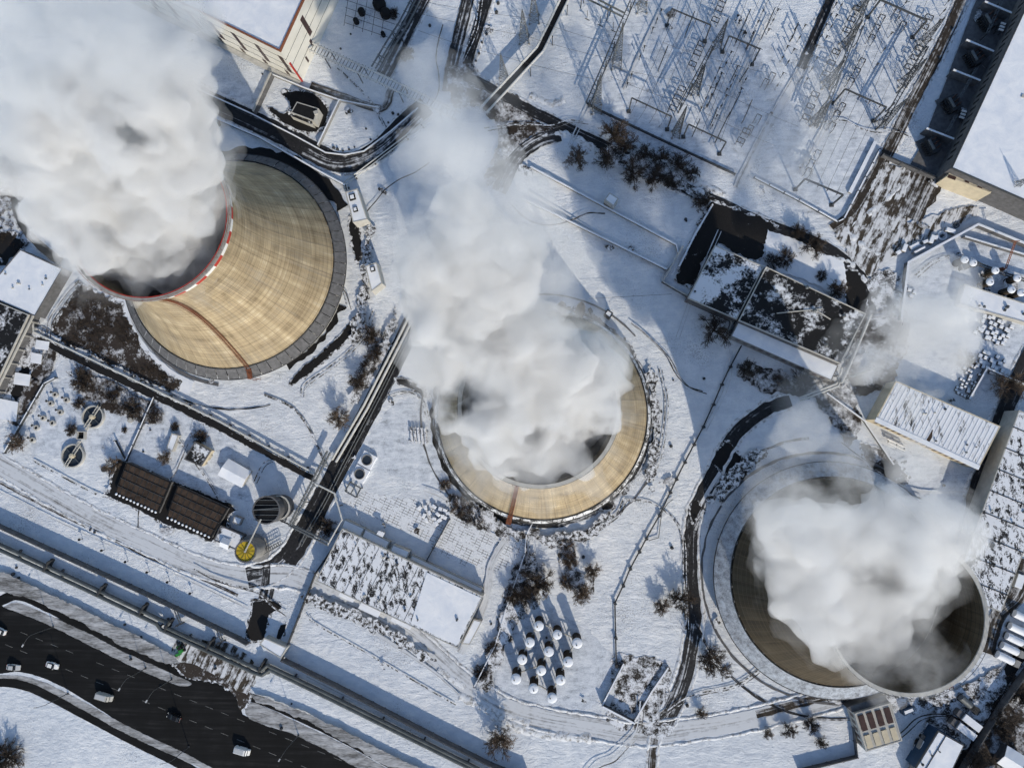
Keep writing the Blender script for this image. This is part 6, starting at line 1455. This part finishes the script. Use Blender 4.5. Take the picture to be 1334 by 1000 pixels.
# shaded slope posts with round caps
pr = None
for i, (u, v) in enumerate([(107.7, 701.7), (136.5, 715.8), (167, 730.6), (195, 744), (221.5, 756.6), (250.8, 771.4)]):
    if pr is None:
        pr = thing('ground_lamp', Vector((0, 0, 0)), '', 'garden lamp', 'dark ball topped posts on the snowy slope')
        m = MB(); m.tube((0, 0, 0), (0, 0, 1.5), .1, .1, 8); m.build('post', M['dark_steel'], pr); m = MB(); m.ball((0, 0, 1.7), .42, 12, 8); m.build('ball_cap', M['black'], pr); o = pr
    else: o = copy_tree(pr)
    o.location = P(u, v); o['label'] = 'post with a dark ball cap, %s along the snowy slope' % ['first from the left', 'second from the left', 'third from the left', 'fourth from the left', 'fifth from the left', 'nearest the black melted gate road'][i]
    o['label'] = o['label'][:200]
# small dark things sticking out of the snow
rnd = random.Random(11)
pts = [(22, 739), (25, 752), (18, 747), (163, 813), (184, 829), (171, 858), (119, 688), (124, 693), (281, 870), (367, 948), (380, 916), (118, 690), (877, 495), (874, 581), (858, 576), (858, 581), (875, 713), (760, 725), (917, 493), (893, 286), (894, 288), (936, 702),
       (251, 54), (342, 97), (457, 45), (444, 64), (600, 25), (594, 36), (547, 14), (560, 34), (637, 35), (634, 45), (628, 56), (624, 70), (620, 80), (617, 88), (647, 17), (649, 5), (512, 148), (519, 150), (506, 160), (477, 168), (483, 182), (462, 192), (440, 195), (447, 197), (435, 193), (455, 195),
       (235, 99), (240, 101), (246, 103), (253, 105), (262, 108), (268, 112), (275, 115), (252, 118), (1134, 632), (1229, 632), (1151, 626), (640, 812), (648, 806), (712, 830), (895, 918), (1052, 944), (196, 560), (187, 588), (228, 578), (222, 581)]
for u, v in pts:
    p = P(u, v); m = MB(); r = rnd.uniform(.28, .55); m.tube(p, p+Vector((0, 0, r*1.2)), r, r*.9, 9); m.rock(p+Vector((0, 0, r*1.1)), r*.95, u, .5); tag(m.build('manhole_stub', M['dark_steel'], org=p), 'small dark stub poking out of the snow', 'stub', 'small dark stubs in the snow')
for i, (a, b, c) in enumerate([((1015, 20), (1040, 22), 0)][:0]): pass
# green loader under the heating mains
def box_part(t, name, c, sx, sy, z0, z1, mat, rz, taper=1.0):
    m = MB(); m.box(c, sx, sy, z0, z1, rz, taper); return m.build(name, M[mat], t)
p = P(237, 844); t = thing('loader', p, 'small green loader parked beneath the heating mains', 'loader')
box_part(t, 'body', p, 1.5, 2.4, .6, 1.4, 'green', .5, .9); box_part(t, 'cab', p+Vector((.3, .6, 0)), 1.3, 1.2, 1.4, 2.4, 'black', .5, .85); box_part(t, 'bucket', p+Vector((-.9, -1.8, 0)), 1.9, .8, .2, .9, 'green', .5)
for sx in (-.85, .85):
    for sy in (-.8, .9):
        q = p+Vector((sx*math.cos(.5)-sy*math.sin(.5), sx*math.sin(.5)+sy*math.cos(.5), .5)); m = MB(); d = Vector((math.cos(.5), math.sin(.5), 0))*.2; m.tube(q-d, q+d, .5, .5, 12); m.build('wheel', M['rubber'], t)
# snow covered lorries parked in a slanted row by the right-hand tower
def lorry(u, v, label, L=7.2, W=2.2, kind='flat', rz=-.52, mat='snow_roof'):
    p = P(u, v); t = thing('lorry', p, label, 'lorry', 'parked lorries right of the towers'); d = Vector((math.cos(rz), math.sin(rz), 0)); n = Vector((-d.y, d.x, 0))
    box_part(t, 'chassis', p, L*.96, W*.7, .5, .9, 'dark_steel', rz)
    if kind == 'tank':
        m = MB(); a = p+d*(-L*.05)+Vector((0, 0, 1.9)); m.tube(p-d*L*.02+Vector((0, 0, 1.9)), p-d*L*.47+Vector((0, 0, 1.9)), 1.0, 1.0, 18); m.build('tank', M['galv'], t)
        m = MB()
        for k in range(6): q = p+d*(L*(.05+.06*k)); m.bar(q-n*.9+Vector((0, 0, 1.5)), q+n*.9+Vector((0, 0, 1.5)), .15)
        m.bar(p+d*L*.03-n*.8+Vector((0, 0, 1.5)), p+d*L*.4-n*.8+Vector((0, 0, 1.5)), .2); m.bar(p+d*L*.03+n*.8+Vector((0, 0, 1.5)), p+d*L*.4+n*.8+Vector((0, 0, 1.5)), .2); m.build('pump_frame', M['dark_steel'], t)
    elif kind == 'round':
        m = MB(); m.tube(p+d*L*.2+Vector((0, 0, 1.7)), p-d*L*.45+Vector((0, 0, 1.7)), W/2, W/2, 16); m.build('tank', M['snow_roof'], t)
        box_part(t, 'cab', p+d*(L*.36), L*.22, W, .9, 2.4, 'concrete', rz, .9)
    else:
        box_part(t, 'cargo_box', p-d*(L*.1), L*.74, W, .95, 2.9, 'concrete', rz); box_part(t, 'snow_cover', p-d*(L*.1), L*.73, W*.97, 2.905, 3.1, 'snow_roof', rz, .96)
        box_part(t, 'cab', p+d*(L*.39), L*.2, W*.95, .9, 2.5, 'dark_concrete', rz, .88)
    for f in (-.36, -.24, .36):
        for s in (-1, 1):
            q = p+d*(L*f)+n*(W/2-.15)*s+Vector((0, 0, .5)); m = MB(); m.tube(q-n*.15, q+n*.15, .5, .5, 12); m.build('wheel', M['rubber'], t)
for i, (u, v) in enumerate([(1330, 803), (1324, 819), (1320, 832), (1314, 844), (1308, 856)]):
    lorry(u, v, ['topmost snow covered tank lorry beside the right-hand tower', 'second snow covered tank lorry beside the right-hand tower', 'third snow covered tank lorry beside the right-hand tower', 'fourth snow covered tank lorry beside the right-hand tower', 'lowest snow covered tank lorry beside the right-hand tower'][i], kind='round', rz=-.45)
lorry(1260, 916, 'lorry with a silver tank and dark pump frame', 7.8, kind='tank', rz=-.72)
lorry(1256, 934, 'long white topped lorry below the pump lorry', 8, kind='box', rz=math.pi-.66)
lorry(1249, 945, 'white topped lorry lowest of the slanted trio', 8, kind='box', rz=math.pi-.66)
lorry(1198, 968, 'white box lorry left of the garage hall', 6.2, 2.4, kind='box', rz=1.1)
lorry(1188, 998, 'box lorry at the bottom edge left of the garage hall', 6.2, 2.4, kind='box', rz=1.1)
lorry(1321, 752, 'pale lorry parked on the muddy lane by the long store', 5.5, 2.2, kind='box', rz=1.2)
house('salt_bin', [(1313, 981), (1320, 978), (1325, 988), (1318, 992)], 3.2, 'snow_roof', 'pale_concrete', 'small white box beside the corner hut', 'box', parapet=0)
# ---------------------------------------------------------------- steam
def vol_mat(name, dens, lo=None, hi=None, scale=.06, aniso=.2, detail=4):
    m = bpy.data.materials.new(name); m.use_nodes = True; t = m.node_tree; t.nodes.clear()
    o = t.nodes.new('ShaderNodeOutputMaterial'); v = t.nodes.new('ShaderNodeVolumePrincipled')
    v.inputs['Color'].default_value = (.965, .97, .978, 1); v.inputs['Anisotropy'].default_value = aniso
    v.inputs['Density'].default_value = dens
    t.links.new(v.outputs[0], o.inputs['Volume'])
    if lo is not None:
        g = t.nodes.new('ShaderNodeNewGeometry'); n = t.nodes.new('ShaderNodeTexNoise'); n.inputs['Scale'].default_value = scale; n.inputs['Detail'].default_value = detail
        n.inputs['Roughness'].default_value = .6; n.inputs['Distortion'].default_value = .15
        r = t.nodes.new('ShaderNodeMapRange'); r.inputs['From Min'].default_value = lo; r.inputs['From Max'].default_value = hi
        r.inputs['To Min'].default_value = 0; r.inputs['To Max'].default_value = dens
        t.links.new(g.outputs['Position'], n.inputs['Vector']); t.links.new(n.outputs[0], r.inputs['Value']); t.links.new(r.outputs[0], v.inputs['Density'])
        m.cycles.volume_step_rate = .125
    else: m.cycles.homogeneous_volume = True
    return m

def fbm(p, o=5):
    s = 0; a = 1
    for k in range(o):
        s += a*(abs(noise.noise(p))*1.7-.35); p = p*2.05+Vector((3.1, 1.7, 5.3)); a *= .55
    return s

def cloud(name, blobs, mat, label, voxel=.85, amp=.39, seed=0, sub=5, parent=None, fr=.12, halo=0, hmat=None):
    import bmesh
    bm = bmesh.new()
    for i, (u, v, z, rp, sz) in enumerate(blobs):
        c = P(u, v, z); r = (P(u+rp, v, z)-c).length
        b = bmesh.ops.create_icosphere(bm, subdivisions=sub if r > 7 else 4, radius=1.0)
        off = Vector((seed*17.3+i*.7, i*.3, 0))
        for w in b['verts']:
            d = w.co.normalized()
            p = c+Vector((d.x*r, d.y*r, d.z*r*sz))
            k = 1+amp*fbm(p*(fr*max(.6, 9/ r)**.5)+off, 5)
            w.co = c+Vector((d.x*r*k, d.y*r*k, d.z*r*sz*k))
    me = bpy.data.meshes.new(name); bm.to_mesh(me); bm.free()
    o = bpy.data.objects.new(name, me); COL.objects.link(o)
    md = o.modifiers.new('m', 'REMESH'); md.mode = 'VOXEL'; md.voxel_size = voxel; md.use_smooth_shade = True
    dg = bpy.context.evaluated_depsgraph_get(); me2 = bpy.data.meshes.new_from_object(o.evaluated_get(dg))
    o.modifiers.clear(); o.data = me2; me2.name = name; bpy.data.meshes.remove(me)
    me2.materials.clear(); me2.materials.append(mat)
    tag(o, label, kind='stuff')
    if halo:
        q = cloud('outer_steam', [(u, v, z-1, rp*halo+3, sz*.95) for u, v, z, rp, sz in blobs], hmat, '', voxel*1.6, amp*1.25, seed+50, sub, None, fr*1.3)
        for k in ('label', 'kind'):
            if k in q.keys(): del q[k]
        q.parent = o
    return o
CORE = vol_mat('steam', .48, .385, .585, .075, .1, 9)
WISP = vol_mat('thin_steam', .18, .40, .66, .07, .2, 9)
VEIL = vol_mat('steam_veil', .055, .42, .66, .075, .2, 9)
PUFF = vol_mat('puff_steam', .22, .43, .66, .085, .2, 9)
RAG = vol_mat('ragged_steam', .34, .41, .64, .06, .1, 9)
HAZE = vol_mat('mist', .045, .36, .66, .045, .2, 8)
cloud('steam_plume', [(192, 283, 46, 98, .12), (190, 280, 50, 86, .6), (168, 255, 62, 82, .6), (218, 240, 64, 62, .6), (120, 215, 72, 78, .6), (200, 190, 76, 78, .6), (78, 280, 66, 46, .6), (112, 300, 62, 50, .6),
    (60, 150, 84, 66, .6), (150, 130, 88, 76, .6), (225, 130, 84, 55, .6), (245, 195, 74, 46, .6), (232, 265, 62, 48, .6), (30, 215, 78, 44, .6)], CORE, 'bright white steam plume billowing from the tall tower at the upper left', seed=1, halo=1.13, hmat=VEIL)
cloud('steam_plume', [(190, 50, 92, 92, .5), (100, 60, 92, 96, .5), (150, 30, 104, 100, .5), (40, 60, 104, 90, .5), (230, 20, 100, 34, .5), (80, -20, 110, 110, .5), (200, 90, 92, 66, .5), (20, 150, 88, 55, .5), (285, 250, 58, 24, .5)], WISP, 'greyer trailing steam in the upper left corner', seed=11)
cloud('steam_plume', [(704, 532, 42, 96, .1), (695, 538, 47, 88, .5), (655, 500, 58, 80, .6), (745, 500, 57, 66, .6), (652, 558, 50, 54, .5), (606, 512, 58, 52, .5), (690, 480, 62, 80, .6), (640, 430, 68, 78, .6), (590, 385, 76, 72, .6), (640, 350, 80, 70, .6), (585, 320, 84, 62, .6), (600, 275, 90, 44, .6)], CORE, 'tall white steam plume trailing upward from the middle tower', seed=2, halo=1.25, hmat=VEIL)
cloud('steam_plume', [(562, 95, 108, 44, .6), (570, 130, 108, 40, .6), (605, 165, 104, 62, .6), (600, 210, 98, 66, .6), (600, 265, 92, 70, .6), (665, 280, 92, 66, .6), (720, 350, 80, 60, .6), (560, 350, 82, 52, .6), (690, 410, 72, 64, .6), (555, 300, 88, 50, .6), (780, 470, 62, 42, .6), (580, 230, 96, 66, .6), (580, 470, 64, 55, .6), (760, 400, 70, 30, .6)], WISP, 'thin ragged steam round the plume of the middle tower', seed=12)
cloud('steam_plume', [(1130, 745, 48, 76, .6), (1090, 715, 60, 58, .6), (1160, 700, 62, 62, .6), (1060, 690, 64, 42, .6), (1190, 735, 56, 56, .6), (1225, 690, 62, 44, .6), (1020, 680, 62, 34, .6), (1085, 775, 54, 56, .6), (1110, 812, 50, 46, .5), (1050, 745, 54, 58, .6), (1042, 700, 58, 48, .6), (1062, 795, 51, 46, .5), (1088, 838, 50, 36, .5), (1120, 800, 50, 60, .5)], RAG, 'white steam plume over the right-hand tower', seed=3, halo=1.1, hmat=VEIL)
cloud('steam_plume', [(1170, 835, 46, 74, .4), (1140, 850, 46, 50, .4), (1215, 850, 46, 44, .4), (1225, 690, 64, 52, .6), (1245, 660, 68, 34, .6), (1035, 610, 72, 48, .6), (1045, 560, 78, 38, .6), (1020, 640, 70, 50, .6), (1040, 740, 58, 44, .6), (1090, 640, 70, 54, .6), (1010, 660, 66, 44, .6), (1185, 600, 74, 34, .6), (1240, 700, 60, 50, .5), (1030, 690, 64, 44, .5), (1100, 600, 74, 40, .5)], WISP, 'thin drifting steam round the right-hand tower', seed=13)
cloud('steam_wisp', [(1185, 470, 34, 56, .5), (1172, 430, 40, 54, .5), (1215, 410, 44, 54, .5), (1240, 372, 50, 38, .5), (1150, 470, 30, 44, .5), (1230, 440, 40, 48, .5), (1200, 450, 40, 64, .5), (1212, 392, 48, 46, .5)], PUFF, 'low patch of steam over the yard above the boiler house', seed=14, amp=.6)
cloud('steam_wisp', [(1000, 190, 30, 46, .5), (1030, 230, 30, 50, .5), (1010, 130, 30, 44, .5), (1060, 100, 32, 40, .5), (980, 225, 24, 30, .5), (1050, 180, 28, 44, .5)], HAZE, 'faint mist over the lane between the two switchyards', seed=15)
cloud('steam_wisp', [(470, 110, 40, 40, .5), (510, 100, 40, 44, .5), (440, 90, 40, 34, .5), (560, 120, 46, 44, .5), (640, 110, 46, 44, .5)], HAZE, 'faint mist over the pipe bridge beside the power hall', seed=16)
cloud('steam_wisp', [(1040, 520, 12, 34, .5), (1080, 510, 12, 36, .5), (1110, 440, 16, 34, .5), (1120, 500, 12, 34, .5)], HAZE, 'faint low mist behind the right-hand tower', seed=17)
# ---------------------------------------------------------------- sun, sky, camera
sd = bpy.data.lights.new('sun', 'SUN'); so = bpy.data.objects.new('sun', sd); COL.objects.link(so)
sd.energy = 3.1; sd.angle = math.radians(.5); sd.color = (1.0, .90, .74)
_h = Vector((SUN_AZ[0], SUN_AZ[1], 0)).normalized()
sdir = Vector((_h.x*math.cos(SUN_EL), _h.y*math.cos(SUN_EL), math.sin(SUN_EL)))
so.rotation_euler = sdir.to_track_quat('Z', 'Y').to_euler()
so.location = sdir*400
w = bpy.data.worlds.new('World'); scene.world = w; w.use_nodes = True
nt = w.node_tree; bg = nt.nodes['Background']
sky = nt.nodes.new('ShaderNodeTexSky'); sky.sky_type = 'NISHITA'; sky.sun_disc = False
sky.ozone_density = 1.6; sky.dust_density = .3; sky.sun_elevation = SUN_EL; sky.sun_rotation = math.atan2(_h.x, _h.y)
nt.links.new(sky.outputs[0], bg.inputs[0]); bg.inputs[1].default_value = .125
cd = bpy.data.cameras.new('camera'); co = bpy.data.objects.new('camera', cd); COL.objects.link(co)
cd.sensor_fit = 'HORIZONTAL'; cd.sensor_width = 36; cd.lens = FPX/1334*36; cd.clip_end = 3000; cd.clip_start = 1
co.location = CAM; co.rotation_mode = 'QUATERNION'; co.rotation_quaternion = Q
scene.camera = co
scene.view_settings.view_transform = 'Standard'; scene.view_settings.look = 'None'; scene.view_settings.gamma = 1
scene.view_settings.exposure = .27
c = scene.cycles
c.use_denoising = True; c.volume_bounces = 5; c.max_bounces = 6; c.diffuse_bounces = 3; c.glossy_bounces = 2; c.transmission_bounces = 2; c.transparent_max_bounces = 8
c.volume_step_rate = 1.0; c.volume_max_steps = 512; c.use_adaptive_sampling = True; c.adaptive_threshold = .035
c.use_light_tree = False
